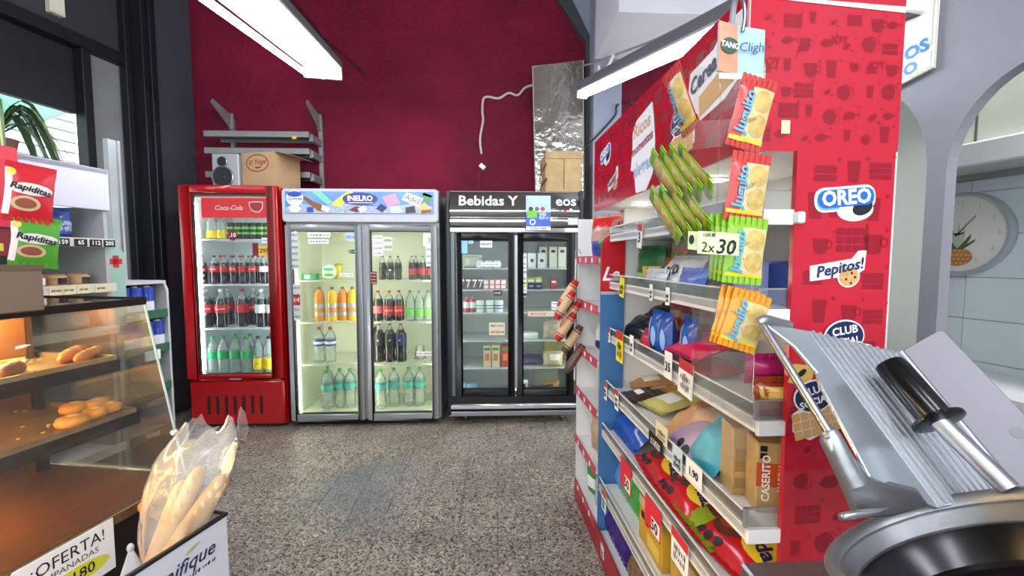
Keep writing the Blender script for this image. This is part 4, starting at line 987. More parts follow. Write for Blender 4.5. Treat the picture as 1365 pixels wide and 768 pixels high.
# header box
q = MB(); q.box(.555, .888, UN+.01, 2.025, 1.585, 1.60); q.box(.868, .888, UN+.01, 2.025, 1.60, 1.90); q.box(.56, .888, UN+.01, 2.025, 1.885, 1.90); q.box(.56, .888, 2.01, 2.025, 1.60, 1.885)
q.build('header_box', gw, go)
fs = slab(go, 'header_side', redp, .55, .557, UN+.01, 2.028, 1.582, 1.90)
S = face_left(.55, 0, 1.582)      # a = -y
hw = .318
def P2(px, py): p = G.onx(px, py, .549); return (-p.y, p.z - 1.582)
def icons(parent, S, a0, a1, b0, b1, step, mat, seed, joy=True):
    rr = random.Random(seed); q = MB(); c = .0004
    nb = max(1, round((b1-b0)/step)); na = max(1, round((a1-a0)/step))
    for j in range(nb):
        for i in range(na):
            a = a0 + (a1-a0)*(i+.5+.25*(j % 2))/na + rr.uniform(-.13,.13)*step; b = b0 + (b1-b0)*(j+.5)/nb + rr.uniform(-.13,.13)*step
            s = step*rr.uniform(.3, .52); k = (i*3 + j*5 + rr.randrange(3)) % 7
            a = min(max(a, a0+s), a1-s); b = min(max(b, b0+s), b1-s)
            if k == 0:
                q.poly([(a-s*.7,b+s*.6),(a-s*.5,b-s*.5),(a-s*.2,b-s*.65),(a+s*.2,b-s*.65),(a+s*.5,b-s*.5),(a+s*.6,b+s*.6)], c, S)
                e1, e2 = ell(s*.3, s*.35, 12, a+s*.72, b+s*.1), ell(s*.18, s*.22, 12, a+s*.72, b+s*.1)
                for t_ in range(12): q.poly([e1[t_], e1[(t_+1)%12], e2[(t_+1)%12], e2[t_]], c, S)
            elif k == 1:
                q.poly(ell(s*.75, s*.75, 18, a-s*.1, b), c, S)
                e1, e2 = ell(s*.85, s*.8, 14, a+s*.2, b), ell(s*.78, s*.73, 14, a+s*.2, b)
                for t_ in range(-4, 5): q.poly([e1[t_ % 14], e1[(t_+1)%14], e2[(t_+1)%14], e2[t_ % 14]], c, S)
            elif k == 2:
                for ii in range(4):
                    for jj in range(3): q.poly(rect(a-s+ii*s*.5, b-s*.7+jj*s*.47, a-s+ii*s*.5+s*.44, b-s*.7+jj*s*.47+s*.41), c, S)
            elif k == 3: q.poly([(a-s*.8,b-s*.1),(a-s*.4,b+s*.35),(a+s*.1,b+s*.4),(a+s*.7,b+s*.1),(a+s*.2,b-s*.35),(a-s*.4,b-s*.4)], c, S); q.poly([(a+s*.7,b+s*.1),(a+s,b+s*.4),(a+s*.95,b-s*.2)], c, S)
            elif k == 4: q.poly(rrect(a-s*.8, b, a+s*.8, b+s*.5, s*.2, 3), c, S); q.poly(rrect(a-s*.8, b-s*.5, a+s*.8, b-s*.08, s*.15, 3), c, S)
            elif k == 5: q.poly([(a-s*.5,b+s*.8),(a-s*.35,b-s*.7),(a+s*.35,b-s*.7),(a+s*.5,b+s*.8)], c, S)
            else: q.poly(ell(s*.5, s*.28, 12, a, b, .6), c, S); q.poly(ell(s*.22, s*.12, 8, a+s*.6, b-s*.4, -.5), c, S)
            for _ in range(1): q.poly(ell(s*.16, s*.1, 8, a+step*.42, b+step*.4, rr.uniform(0,3)), c, S)
    o_ = q.build('printed_pattern', mat, parent); o_['kind'] = 'stuff'; return o_
pt = icons(fs, S, -2.02, -.89, .008, hw-.008, .078, redd, 3)
navy = M('logo_navy', '#17234f', .3); oreoblue = M('logo_blue', '#1f63b5', .3); lettw = M('logo_white', '#f2f2f4', .3); cookie = M('cookie_tan', '#c99a5c', .5, var=(120, .2)); waff = M('waffle_tan', '#d8a865', .5)
def sticker_oreo(par, S, a, b, w_, rot=0.):
    m = S @ Matrix.Translation((a, b, 0)) @ Matrix.Rotation(rot, 4, 'Z'); h = w_*.36
    deco(par, m, 'logo_outline', rrect(-w_/2, -h*.42, w_/2, h*.62, h*.42), lettw, .0008)
    deco(par, m, 'logo_outline', ell(w_*.30, h*.48, 20, w_*.16, -h*.42), lettw, .001)
    deco(par, m, 'logo_shape', rrect(-w_*.47, -h*.34, w_*.47, h*.52, h*.38), M('logo_light_blue', '#6fb2e6', .3), .0018)
    deco(par, m, 'cookie_print', ell(w_*.22, h*.38, 20, w_*.10, -h*.42), M('cream_white', '#e9e6de', .4), .0022); deco(par, m, 'cookie_print', ell(w_*.17, h*.32, 20, w_*.27, -h*.34, .3), blacklab, .003)
    deco(par, m, 'logo_shape', rrect(-w_*.45, -h*.24, w_*.46, h*.50, h*.34), oreoblue, .004)
    tx(par, m, 'OREO', 0, h*.12, h*.86, lettw, .0055, 0, .035, 0, w_*.80/(h*2.35))
def sticker_pepitos(par, S, a, b, w_, rot=0.):
    m = S @ Matrix.Translation((a, b, 0)) @ Matrix.Rotation(rot, 4, 'Z'); h = w_*.3
    deco(par, m, 'logo_outline', [(-w_*.52,-h*.5),(-w_*.5,h*.35),(w_*.25,h*.45),(w_*.38,h*.85),(w_*.52,h*.8),(w_*.46,-h*.25),(w_*.3,-h*.5)], lettw, .0008)
    deco(par, m, 'cookie_print', ell(w_*.2, h*.62, 20, w_*.17, -h*.52), lettw, .001)
    deco(par, m, 'cookie_print', ell(w_*.175, h*.54, 20, w_*.17, -h*.52), cookie, .0022)
    for dx, dy in ((-.06,-.1),(.05,.2),(.02,-.35),(.1,-.05)): deco(par, m, 'chocolate_chip', ell(w_*.022, h*.08, 8, w_*(.17+dx), h*(-.55+dy)), M('chip_brown', '#4a2a18', .5), .003)
    tx(par, m, 'Pepitos!', 0, h*.02, h*.86, navy, .0045, rad(4), .02, .25, w_*.95/(h*3.1))
def sticker_club(par, S, a, b, w_, rot=0.):
    m = S @ Matrix.Translation((a, b, 0)) @ Matrix.Rotation(rot, 4, 'Z'); h = w_*.6
    deco(par, m, 'cracker_outline', [(-w_*.5,-h*.55),(-w_*.45,0),(0,h*.3),(w_*.55,h*.1),(w_*.5,-h*.65),(-w_*.2,-h*.95)], lettw, .0008)
    for k, (dx, dy) in enumerate(((-.22, -.42), (.2, -.38))):
        q = MB(); s = w_*.26
        for i in range(3):
            for j in range(3): q.prism(rect(w_*dx - s + i*s*.67, h*dy - s + j*s*.67 , w_*dx - s + i*s*.67 + s*.6, h*dy - s + j*s*.67 + s*.6), .0018 + k*.0004, .0024 + k*.0004, m)
        q.build('cracker_print', waff, par)
    deco(par, m, 'logo_outline', ell(w_*.40, h*.52, 26, w_*.0, h*.42), lettw, .0032); deco(par, m, 'logo_shape', ell(w_*.37, h*.47, 26, w_*.0, h*.42), navy, .0042)
    tx(par, m, 'CLUB', 0, h*.6, h*.34, lettw, .0055, rad(6), .03); tx(par, m, 'SOCIAL', 0, h*.25, h*.3, lettw, .0055, rad(6), .03)
def bent(px, py): return P2(px, py)
a, b = P2(807, 207); sticker_oreo(fs, S, a, b, .15, rad(8))
a, b = P2(817, 241); sticker_pepitos(fs, S, a, b, .135, rad(14))
a, b = P2(908, 182); sticker_club(fs, S, a, b+.01, .135, rad(8))
# three-line slogan sticker
a, b = P2(856, 200); m = S @ Matrix.Translation((a, b, 0)) @ Matrix.Rotation(rad(4), 4, 'Z')
deco(fs, m, 'logo_outline', [(-.09,.02),(-.085,.085),(-.05,.115),(.085,.125),(.10,.05),(.105,-.01),(.085,-.10),(.03,-.14),(-.06,-.13),(-.075,-.05),(-.11,-.04)], lettw, .0008)
tx(fs, m, 'Ricos', .0, .078, .062, M('logo_tan', '#c9a88a', .4), .002, 0, .035, 0, 1.1); tx(fs, m, 'momentos', 0, .02, .044, M('logo_plum', '#8e2146', .4), .002, rad(3), .03, 0, .95); tx(fs, m, 'alegres', .0, -.055, .065, M('logo_ice_blue', '#9db8cf', .4), .002, 0, .035, 0, .85)
a, b = P2(946, 100); m = S @ Matrix.Translation((a, b, 0)) @ Matrix.Rotation(rad(6), 4, 'Z')
deco(fs, m, 'logo_outline', [(-.11,-.02),(-.09,.05),(.02,.05),(.07,.075),(.13,.07),(.13,-.06),(.06,-.085),(-.08,-.09)], lettw, .0008)
deco(fs, m, 'cracker_print', [(-.05,-.03),(.1,-.005),(.11,-.06),(-.05,-.08)], waff, .002); tx(fs, m, 'Cerealitas', .01, .015, .055, navy, .0034, rad(5), .03, .15, .9)
# header near face
fn = slab(go, 'header_end', redp, .55, .888, UN-.002, UN+.01, 1.582, 1.905)
S = face_front(.55, UN-.002, 1.582)
icons(fn, S, .008, .332, .008, .285, .046, redd, 5)
for a, b, s_ in ((.195,.225,.022),(.118,.205,.016),(.05,.178,.022),(.28,.178,.022),(.085,.083,.018),(.225,.073,.016)): tx(fn, S, 'JOY', a, b, s_, redd, .0008, 0, .03)
deco(fn, S, 'torn_edge', [(.05,.300),(.336,.285),(.336,.297),(.14,.302)], paper, .0012); deco(fn, S, 'tape_patch', rect(.075,.035,.094,.062), M('aged_tape', '#d8c8a2', .5), .0012)
slab(go, 'corner_strip', M('clear_strip', '#e0a9ad', .2), .548, .551, UN-.003, UN+.004, 1.585, 1.90)
# side panel facing the counter
SPV0, SPV1 = .655, .872
sd = slab(go, 'side_panel', redp, SPV0, SPV1, UN-.014, UN-.002, 0, 1.582)
S = face_front(SPV0, UN-.014, 0)
icons(sd, S, .008, SPV1-SPV0-.006, .55, 1.575, .072, redd, 8)
slab(go, 'panel_edge', M('panel_edge_white', '#d9c9c6', .4), SPV1, SPV1+.004, UN-.014, UN-.002, 0, 1.582)
def P3_(px, py): p = G.ony(px, py, UN-.014); return (p.x-SPV0, p.z)
a, b = P3_(1126, 268); sticker_oreo(sd, S, a, b, .135, rad(5))
a, b = P3_(1117, 358); sticker_pepitos(sd, S, a, b, .125, rad(7))
a, b = P3_(1124, 455); sticker_club(sd, S, a, b-.018, .115, rad(3))
a, b = P3_(1080, 545); sticker_club(sd, S, a+.01, b, .115, rad(12))
a, b = P3_(1068, 497); deco(sd, S, 'cracker_print', [(a-.03,b-.02),(a-.02,b+.02),(a+.03,b+.015),(a+.02,b-.03)], M('straw_print', ''), .001); deco(sd, S, 'chocolate_chip', ell(.012,.006,10,a,b,.7), ink, .002)
# downlights under the header
spotm = lamp_mat('downlight', '#fff4e6', SPOT)
for px, py in ((836, 271), (912, 238)):
    p = G.onz(px, py, 1.582); 
    MB().lathe([(.038,0),(.036,.006),(.028,.006),(.028,.002)], 20, Matrix.Translation((.66, p.y, 1.577)), False).build('downlight_ring', white, go, True)
    MB().lathe([(.027,0),(.026,.003)], 20, Matrix.Translation((.66, p.y, 1.576))).build('downlight_lens', spotm, go)
# red and blue upright board between the two shelf units
lb = thing('divider_board', 'red over blue upright board with white script between the two shelf units', 'display board', G, (.60, 1.915, 0))
zs = G.ony(812, 391, 1.9).z
q = MB(); q.prism([(.552,0),(.66,0),(.66,zs),(.552,zs)], 0, .012, face_front(0, 1.912, 0)); q.build('blue_board', M('display_blue', '#3f6fa3', .35, var=(3, .08)), lb)
zt_ = G.ony(812, 313, 1.9).z
q = MB(); q.prism([(.552,zs+.006),(.66,zs+.006),(.66,zt_)] + [(.552+.05-.05*math.sin(rad(x)), zt_-.06+.06*math.cos(rad(x))) for x in range(0, 91, 10)], 0, .014, face_front(0, 1.912, 0)); q.build('red_board', M('display_red', '#bb1420', .3), lb)
slab(lb, 'joint_strip', M('strip_lilac', '#aab2c9', .4), .552, .66, 1.896, 1.90, zs-.006, zs+.008)
S = face_front(0, 1.897, 0); p = G.ony(815, 366, 1.895); tx(lb, S, 'La', p.x-.006, p.z, .085, lettw, .003, 0, .02, .35)

# second shelf unit beyond
gb = thing('shelf_gondola', 'narrow white shelf unit with pink price rails beyond the blue board', 'shelf', G, (.74, 2.15, 0))
U0, U1 = 1.955, 2.37
slab(gb, 'side_panel', gw, .555, VB, U1-.015, U1, 0, 1.575)
slab(gb, 'back_panel', gback, VB-.015, VB, U0, U1-.015, 0, 1.575)
pinkr = M('pink_price_rail', '#c4405a', .4)
BT = []
for z in (1.345, 1.115, .865, .625, .345, .09):
    q = MB(); q.box(.555, VB-.015, U0, U1-.015, z, z+.018); q.build('shelf_board', gw, gb)
    rl = slab(gb, 'price_rail', pinkr, .549, .555, U0, U1-.0, z-.012, z+.028)
    for k in range(3): deco(rl, face_left(.549, 0, z+.008), 'price_disc', ell(.013, .014, 14, -(U0+.09+k*.12), 0), paper, 0, .001)
    BT.append(z + .018)
slab(gb, 'kick_plate', M('kick_red', ''), .549, .555, U0, U1, 0, .078)
RG = -math.pi/2 + G.a
def gp(v, u, z): return G.w((v, u, z))
packet('snack_bag', 'clear bag of wafers with red print on top of the far shelf unit', 'bag', gp(.66, 2.16, BT[0]), (.22, .21, .13), M('wafer_bag', '#b9907c', .3, var=(30, .3)), (0, 0, RG+.5), bands=[(.05,.95,.72,.97,redlab),(.05,.5,.05,.4,bluelab),(.5,.95,.1,.42,M('bag_green','#1e6b45',.35))], seed=21)
packet('snack_bag', 'tan wafer bag behind the red board on the far shelf unit', 'bag', gp(.78, 2.05, BT[0]), (.2, .22, .12), M('wafer_bag_tan', '#8e6b4c', .35, var=(30, .3)), (0, 0, RG+.3), seed=22)
packet('snack_bag', 'green and yellow snack bag on the far unit second shelf', 'bag', gp(.68, 2.0, BT[1]), (.13, .12, .06), M('olive_bag', '#6d7a2b', .4), (0, 0, RG+.6), bands=[(.2,.8,.4,.8,yellab)], seed=23)
packet('flour_bag', 'white flour bag with navy print on the far unit third shelf', 'bag', gp(.66, 2.12, BT[2]), (.2, .14, .11), M('flour_bag', '#cfc8bd', .5), (0, 0, RG+.3), bands=[(.3,.7,.1,.5,navylab)], seed=24)
packet('snack_bag', 'small red bag on the far unit fourth shelf', 'bag', gp(.66, 2.0, BT[3]), (.12, .10, .07), M('bag_red', '#b0212c', .35), (0, 0, RG+.4), seed=25)
packet('flour_bag', 'kraft paper bag on the far unit fifth shelf', 'bag', gp(.66, 2.1, BT[4]), (.24, .19, .12), M('paper_bag_kraft', '#b79a78', .6), (0, 0, RG+.5), seed=26)
packet('detergent_bag', 'green detergent pouch on the far unit bottom shelf', 'pouch', gp(.62, 2.18, BT[5]), (.14, .19, .07), M('pouch_green', '#2f8a3a', .35), (0, 0, RG+.3), bands=[(.2,.8,.3,.6,paper)], seed=27)
packet('detergent_bag', 'pale grey-green pouch beside the green one on the bottom shelf', 'pouch', gp(.62, 2.03, BT[5]), (.14, .17, .07), M('pouch_pale', '#b5c0b0', .35), (0, 0, RG+.3), seed=28)
# hanging strip of red-ended biscuit rolls on the corner
hs = thing('clip_strip', 'white clip strip hanging at the far shelf corner', 'strip', G, (.535, 2.3, 1.0))
p = G.ony(770, 372, 2.3)
slab(hs, 'strip', M('strip_white', '#d9d9d6', .4), .525, .53, 2.29, 2.31, .70, 1.36); MB().tube(smooth_path([(.527,2.3,1.36),(.527,2.3,1.40),(.545,2.3,1.41),(.556,2.3,1.385)]), .003, 6).build('hook', steel, hs, True)
beige = M('roll_wrapper', '#c9a77c', .4, var=(20, .12)); rolred = M('roll_red', '#b51522', .35)
for i, (px, py, dx) in enumerate(((757, 392, 0), (753, 407, 0), (760, 421, 0), (754, 436, 0), (763, 452, 1), (766, 478, 2))):
    p = G.ony(px, py, 2.27 - .03*(i % 2)); 
    r_ = thing('biscuit_roll', f'{ORD[i]} biscuit roll from the top of the hanging strip', 'biscuits', G, (p.x, p.y, p.z), group='biscuit rolls on the hanging strip')
    d_ = Vector((.075, 0, .115 - .0*dx)).normalized(); a_ = Vector(p) - d_*.055; b_ = Vector(p) + d_*.055
    MB().tube([a_, b_], .024, 12).build('wrapper', beige if i != 5 else M('roll_dark', '#6b4a3c', .4), r_, True)
    MB().tube([a_ - d_*.03, a_ + d_*.012], [.016, .0255], 12).build('end_cap', rolred if i < 4 else M('roll_olive', '#4f4130', .4), r_, True); MB().tube([b_ - d_*.012, b_ + d_*.03], [.0255, .016], 12).build('end_cap', rolred if i < 4 else M('roll_olive', ''), r_, True)

# ---------------------------------------------------------------- goods on the near gondola
def U_(px, py, v): return G.onx(px, py, v).y
gG = 'packs on the biscuit gondola'
def gpk(name, label, cat, px, py, v, k, size, mat, tilt=0., turn=0., lift=0., **kw):
    """stand (or lay, tilt near -90 degrees) a pack on shelf k where pixel column px meets depth v"""
    u = U_(px, py, v)
    return packet(name, label, cat, gp(v, u, tops[k] + lift), size, mat, rotm=Matrix.Rotation(RG + turn, 4, 'Z') @ Matrix.Rotation(tilt, 4, 'X'), **kw)
seal = M('warning_seal_black', '#0e0e10', .5)
gpk('snack_bag', 'green snack bag on the upper shelf beside the orange bag', 'bag', 868, 370, .75, 1, (.20, .15, .08), M('bag_deep_green', '#1f6b34', .35), bands=[(.5,.95,.15,.5,M('straw_print','')),(.1,.5,.1,.3,M('pale_green_print','#a9c77c',.4))], seed=31, turn=.2)
gpk('snack_bag', 'orange snack bag on the upper shelf beside the green bag', 'bag', 903, 365, .80, 1, (.2, .14, .08), M('bag_orange', '#d9691c', .35), bands=[(.4,.9,.1,.4,brown),(.1,.9,.8,.95,M('leaf_green','#3f7a2c',.4))], seed=32, turn=-.1)
gpk('snack_bag', 'white bag with black lettering lying on the upper shelf', 'bag', 888, 384, .66, 1, (.20, .13, .07), M('bag_white', '#d5d6d6', .35), tilt=rad(-35), seed=33, texts=[('Xo', .6, .45, .07, ink, rad(20))])
gpk('snack_bag', 'small white sachet beside the white lettered bag', 'bag', 917, 380, .70, 1, (.10, .11, .05), M('bag_white', ''), tilt=rad(-20), seed=34)
gpk('sweets_bag', 'clear bag of blue sweets behind the upper shelf guard', 'sweets', 918, 402, .635, 1, (.16, .07, .05), M('sweets_blue', '#5a78c4', .3, var=(60, .4)), tilt=rad(-15), seed=35)
gpk('sweets_bag', 'pale bag of sweets behind the upper shelf guard', 'sweets', 872, 395, .635, 1, (.18, .06, .05), M('sweets_pale', '#c4c9cc', .3, var=(60, .2)), tilt=rad(-10), seed=36)
bk = M('black_foil', '#12131a', .25)
gpk('cookie_pack', 'black biscuit pack leaning by the blue board on the middle shelf', 'biscuits', 842, 452, .68, 2, (.24, .13, .06), bk, tilt=rad(-45), seed=41, turn=.2)
gpk('cookie_pack', 'second black biscuit pack stacked on the first on the middle shelf', 'biscuits', 858, 440, .76, 2, (.22, .16, .07), bk, tilt=rad(-30), seed=42)
o_b = M('cookie_pack_blue', '#1d4fa8', .25)
for i, px in enumerate((876, 889, 920)):
    gpk('cookie_pack', f'{ORD[i]} upright blue biscuit pack from the left on the middle shelf', 'biscuits', px, 468, .66 if i < 2 else .68, 2, (.085, .15, .055), o_b, lump=.06, seed=43+i, group=gG, bands=[(.2,.42,.35,.9,M('pack_light_blue', '#8fb8ea', .3),1), (.55,.85,.2,.7,M('pack_light_blue', ''),1), (.2,.8,.05,.2,navylab)])
for i, px in enumerate((907, 922, 936)):
    c = bottle('can', gp(.84, U_(px, 430, .84), tops[2]), f'{ORD[i]} dark red tin from the left at the back of the middle shelf', 'tin', gG, 1.35, 'drink_tin')
    for ch_ in c.children:
        if ch_.name.startswith('body'): ch_.data = ch_.data.copy(); ch_.data.materials[0] = M('tin_red', '#7c1422', .3)
        if ch_.name.startswith('label_band'): ch_.data = ch_.data.copy(); ch_.data.materials[0] = M('tin_grey', '#8a8486', .35)
        if ch_.name.startswith('label_stripe'): ch_.data = ch_.data.copy(); ch_.data.materials[0] = M('tin_red', '')
pink = M('pack_pink', '#d11c4c', .3)
gpk('cookie_pack', 'pink biscuit pack lying on another on the middle shelf', 'biscuits', 908, 478, .64, 2, (.20, .13, .05), pink, tilt=rad(-70), lift=.05, seed=47)
gpk('cookie_pack', 'crimson biscuit pack under the pink one on the middle shelf', 'biscuits', 910, 490, .63, 2, (.20, .14, .05), M('pack_crimson', '#a80f2e', .3), tilt=rad(-80), seed=48)
gpk('cookie_pack', 'small red pack beside the blue packs on the middle shelf', 'biscuits', 858, 455, .635, 2, (.10, .07, .04), M('bag_red', ''), tilt=rad(-20), seed=49)
# near end of the shelves, by the red side panel
carton('tissue_box', 'dark blue box near the red side panel on the upper shelf', 'box', gp(.775, .905, tops[1]), (.17, .10, .095), M('box_navy', '#16367e', .4), rotz=G.a, prints=[(0,1,0,.25,M('box_navy_dark', '#0f2352', .4))])
carton('cloth_pack', 'pale lilac pack at the back of the upper shelf', 'box', gp(.70, .98, tops[1]), (.10, .08, .10), M('box_lilac', '#9aa2cf', .4), rotz=G.a)
packet('crackers_pack', 'orange brown cracker pack near the red side panel on the middle shelf', 'crackers', gp(.705, .90, tops[2]), (.2, .075, .06), M('pack_rust', '#9a3f1c', .35), rot=(0, 0, G.a), bands=[(.05,.95,.55,.9,M('straw_print','')),(.5,.9,.15,.5,redlab)], seed=51, lump=.1)
packet('cookie_pack', 'magenta biscuit roll on top of the orange cracker pack', 'biscuits', gp(.675, .93, tops[2]+.075), (.14, .045, .045), M('pack_magenta', '#a01c5c', .35), rot=(0, 0, G.a), seed=52, lump=.1)
# fourth shelf
cream = M('cracker_cream', '#cdbf9f', .45); gold = M('cracker_gold', '#b98a3c', .4)
for i, (px, py, v, m_, nm) in enumerate(((842, 535, .70, M('cracker_tan', '#ab8458', .4), 'tan'), (862, 530, .76, cream, 'cream and red'), (885, 530, .80, gold, 'golden'), (868, 548, .66, M('cracker_lime', '#c2bd6e', .4), 'lime and cream'))):
    gpk('crackers_pack', f'{nm} cracker pack lying flat on the fourth shelf', 'crackers', px, py, v, 3, (.15, .24, .04), m_, tilt=rad(-82), turn=.15*i-.2, lift=.022, seed=60+i, group=gG, bands=[(.2,.8,.2,.5,paper)] + ([(.3,.7,.6,.7,redlab)] if i == 1 else []), lump=.1)
gpk('flour_bag', 'peach coloured crumpled bag on the fourth shelf', 'bag', 900, 572, .64, 3, (.21, .17, .06), M('bag_peach', '#c99a6c', .45), tilt=rad(-55), seed=65, lump=.6)
gpk('cookie_pack', 'lilac pouch with black seals on the fourth shelf', 'biscuits', 897, 596, .60, 3, (.19, .15, .06), M('pouch_lilac', '#b89ab8', .4), tilt=rad(-60), seed=66, turn=-.2, bands=[(.55,.72,.1,.3,seal,1),(.76,.93,.1,.3,seal,1)])
gpk('cookie_pack', 'turquoise pouch beside the lilac pouch on the fourth shelf', 'biscuits', 930, 606, .615, 3, (.15, .15, .07), M('pouch_turquoise', '#3fa9bd', .4), tilt=rad(-40), seed=67)
gpk('cookie_pack', 'dark brown biscuit pack with white scrawl by the fourth shelf rail', 'biscuits', 838, 552, .62, 3, (.14, .10, .03), M('pack_dark_brown', '#3b2a20', .4), tilt=rad(-80), lift=.02, seed=68, bands=[(.3,.7,.3,.6,paper)])
crt = M('flour_box_kraft', '#b59661', .5, var=(30, .12))
carton('flour_box', 'kraft flour packet with orange band beside the red side panel', 'box', gp(.682, .915, tops[3]), (.085, .07, .165), crt, rotz=G.a-.25, prints=[(0,1,.38,.72,M('band_orange', '#b8501f', .45)), (.08,.26,.78,.86,seal), (.08,.26,.88,.96,seal)], texts=[('CASERITO', .25, .5, .024, paper, rad(90)), ('HARINA', .62, .52, .018, paper, rad(90))])
carton('flour_box', 'plain kraft flour packet behind the hanging strip', 'box', gp(.668, .995, tops[3]), (.08, .07, .17), crt, rotz=G.a-.15, prints=[(.1,.9,.35,.7,M('kraft_print', '#9a7c46', .5)), (.1,.9,.1,.25,M('kraft_print', ''))])
# fifth shelf: chocolate cereal bags and friends
gpk('snack_bag', 'glossy blue bag at the far end of the fifth shelf', 'bag', 828, 592, .62, 4, (.34, .14, .07), M('bag_gloss_blue', '#1e4da8', .2), tilt=rad(-50), lift=.02, seed=71)
cer = M('cereal_red', '#b3141f', .22); choc = M('cereal_choc_print', '#5a2c22', .4, var=(60, .4))
for i, (px, py, nm) in enumerate(((862, 610, 'first'), (893, 640, 'second'), (960, 715, 'third'))):
    gpk('cereal_bag', f'{nm} red chocolate cereal bag from the far end of the fifth shelf', 'cereal', px, py, (.605, .60, .615)[i], 4, (.25, .21, .06), cer, tilt=rad(-72), lift=.02, turn=.12*i-.1, seed=72+i, group=gG,
        bands=[(.04,.58,.18,.85,choc,1),(.14,.44,.3,.6,M('cereal_orange', '#a8471c', .3),1),(.52,.97,.22,.62,M('cereal_yellow','#d8c02e',.35),1),(.05,.17,.04,.15,seal,1),(.19,.31,.02,.13,seal,1),(.33,.45,.04,.15,seal,1),(.6,.9,.66,.9,choc,1)], texts=[('Vidas', .75, .42, .05, navylab, rad(-15))])
gpk('cereal_bag', 'green and brown cereal bag between the red ones on the fifth shelf', 'cereal', 925, 680, .61, 4, (.22, .22, .05), M('cereal_green', '#7f9a1c', .25), tilt=rad(-80), lift=.026, seed=76, bands=[(.1,.9,.25,.75,choc,1),(.06,.18,.05,.16,seal,1)])
# sixth shelf
gpk('snack_bag', 'pale blue bag at the far end of the lowest shelf', 'bag', 818, 650, .64, 5, (.22, .16, .07), M('bag_pale_blue', '#5f86c4', .3), tilt=rad(-25), seed=81)
for i, (px, py) in enumerate(((835, 690), (846, 720))):
    gpk('snack_bag', f'{ORD[i]} bright green bag from the far end of the lowest shelf', 'bag', px, py, .64, 5, (.18, .17, .08), M('bag_bright_green', '#3c8f34', .28), tilt=rad(-25), seed=82+i, group=gG)
carton('food_box', 'yellow food box with black seals on the lowest shelf', 'box', gp(.60, U_(868, 768, .60)+.02, tops[5]), (.2, .08, .17), M('box_yellow', '#c99a2a', .4), rotz=RG, prints=[(0,1,.8,1,cream),(.12,.25,.55,.7,seal),(.3,.43,.5,.65,seal),(.4,.9,.1,.4,M('box_yellow_light','#e0c04c',.4))])
carton('food_box', 'tan and yellow food box nearest on the lowest shelf', 'box', gp(.60, U_(912, 768, .60), tops[5]), (.18, .08, .16), M('box_tan', '#bd9a54', .4), rotz=RG, prints=[(.1,.9,.2,.6,M('box_yellow','')),(.55,.9,.65,.9,silver)])
for i, (px, py) in enumerate(((808, 712), (818, 745))):
    packet('sweets_bag', f'{ORD[i]} purple foil sweets bag from the far end above the red kick plate', 'sweets', gp(.60, U_(px, py, .58), .105), (.2, .12, .06), M('foil_purple', '#3c2170', .2, var=(30, .3)), rotm=Matrix.Rotation(RG, 4, 'Z') @ Matrix.Rotation(rad(-20), 4, 'X'), seed=86+i, lump=.5, group=gG)
packet('sweets_bag', 'brown and white sweets bag above the red kick plate', 'sweets', gp(.60, U_(838, 768, .58)-.02, .105), (.2, .12, .06), M('foil_brown', '#7a5a40', .3, var=(30, .5)), rotm=Matrix.Rotation(RG, 4, 'Z') @ Matrix.Rotation(rad(-20), 4, 'X'), seed=88, lump=.5)

# price tags on the shelf rails
def price_tag(label, px, py, k, w_, h_, mat, txt='', tcol=ink, cap=None, tilt=0., sz=None, fold=None, dv=.006):
    z, v = SHELF[k]; p = G.onx(px, py, v - dv)
    t_ = thing('price_tag', label, 'price tag', G, tuple(p), group='price tags on the gondola rails')
    S = face_left(p.x, p.y, p.z) @ Matrix.Rotation(tilt, 4, 'Z')
    deco(t_, S, 'card', rect(-w_/2, -h_/2, w_/2, h_/2), mat, 0, .0012)
    if cap: deco(t_, S, 'red_heading', rect(-w_/2, h_*.22, w_/2, h_/2), cap, .0012)
    if fold: deco(t_, S, 'white_patch', rect(-w_*.05, -h_*.45, w_*.45, h_*.02), fold, .0014)
    if txt == '~': scribble(t_, S, -w_*.4, w_*.4, 0, h_*.5, tcol, .0016); scribble(t_, S, -w_*.4, w_*.4, -h_*.25, h_*.5, tcol, .0016)
    elif txt: tx(t_, S, txt, .15*w_ if fold else 0, (-.22*h_ if fold else -.08*h_), sz or h_*.5, tcol, .0026, 0, .03)
    return t_
yel = M('tag_yellow', '#e8d420', .5); tred = M('tag_red', '#d21f33', .5); hred = M('tag_heading_red', '#c22a30', .5)
price_tag('white price tag with red heading reading 3 on the top rail', 853, 315, 0, .045, .085, paper, '3', cap=hred, tilt=rad(-8), sz=.05)
price_tag('yellow price tag on the upper rail', 829, 383, 1, .055, .08, yel, '~', tilt=rad(-6))
price_tag('first narrow white price tag from the left on the upper rail', 868, 390, 1, .025, .055, paper, '~')
price_tag('second narrow white price tag from the left on the upper rail', 890, 395, 1, .028, .055, paper, '~')
price_tag('small white tag with red heading at the far end of the middle rail', 811, 447, 2, .05, .06, paper, '~', cap=hred)
price_tag('yellow tag with a red banner on the middle rail', 826, 462, 2, .085, .13, yel, '~', cap=hred)
price_tag('white handwritten price tag beside the yellow tag on the middle rail', 842, 460, 2, .038, .075, paper, '~')
price_tag('large white price tag reading 35 on the middle rail', 891, 487, 2, .052, .085, paper, '35', sz=.038)
price_tag('wide white label with red top near the hanging strip', 914, 505, 2, .085, .10, paper, '~', cap=hred, tilt=rad(-4))
price_tag('first white tag with red heading on the fourth shelf rail', 807, 521, 3, .045, .08, paper, '~', cap=hred)
price_tag('second white tag with red heading on the fourth shelf rail', 822, 533, 3, .045, .085, paper, '~', cap=hred)
price_tag('cream price slip with print on the fourth shelf rail', 882, 578, 3, .085, .06, M('slip_cream', '#d9cfa8', .5), '~')
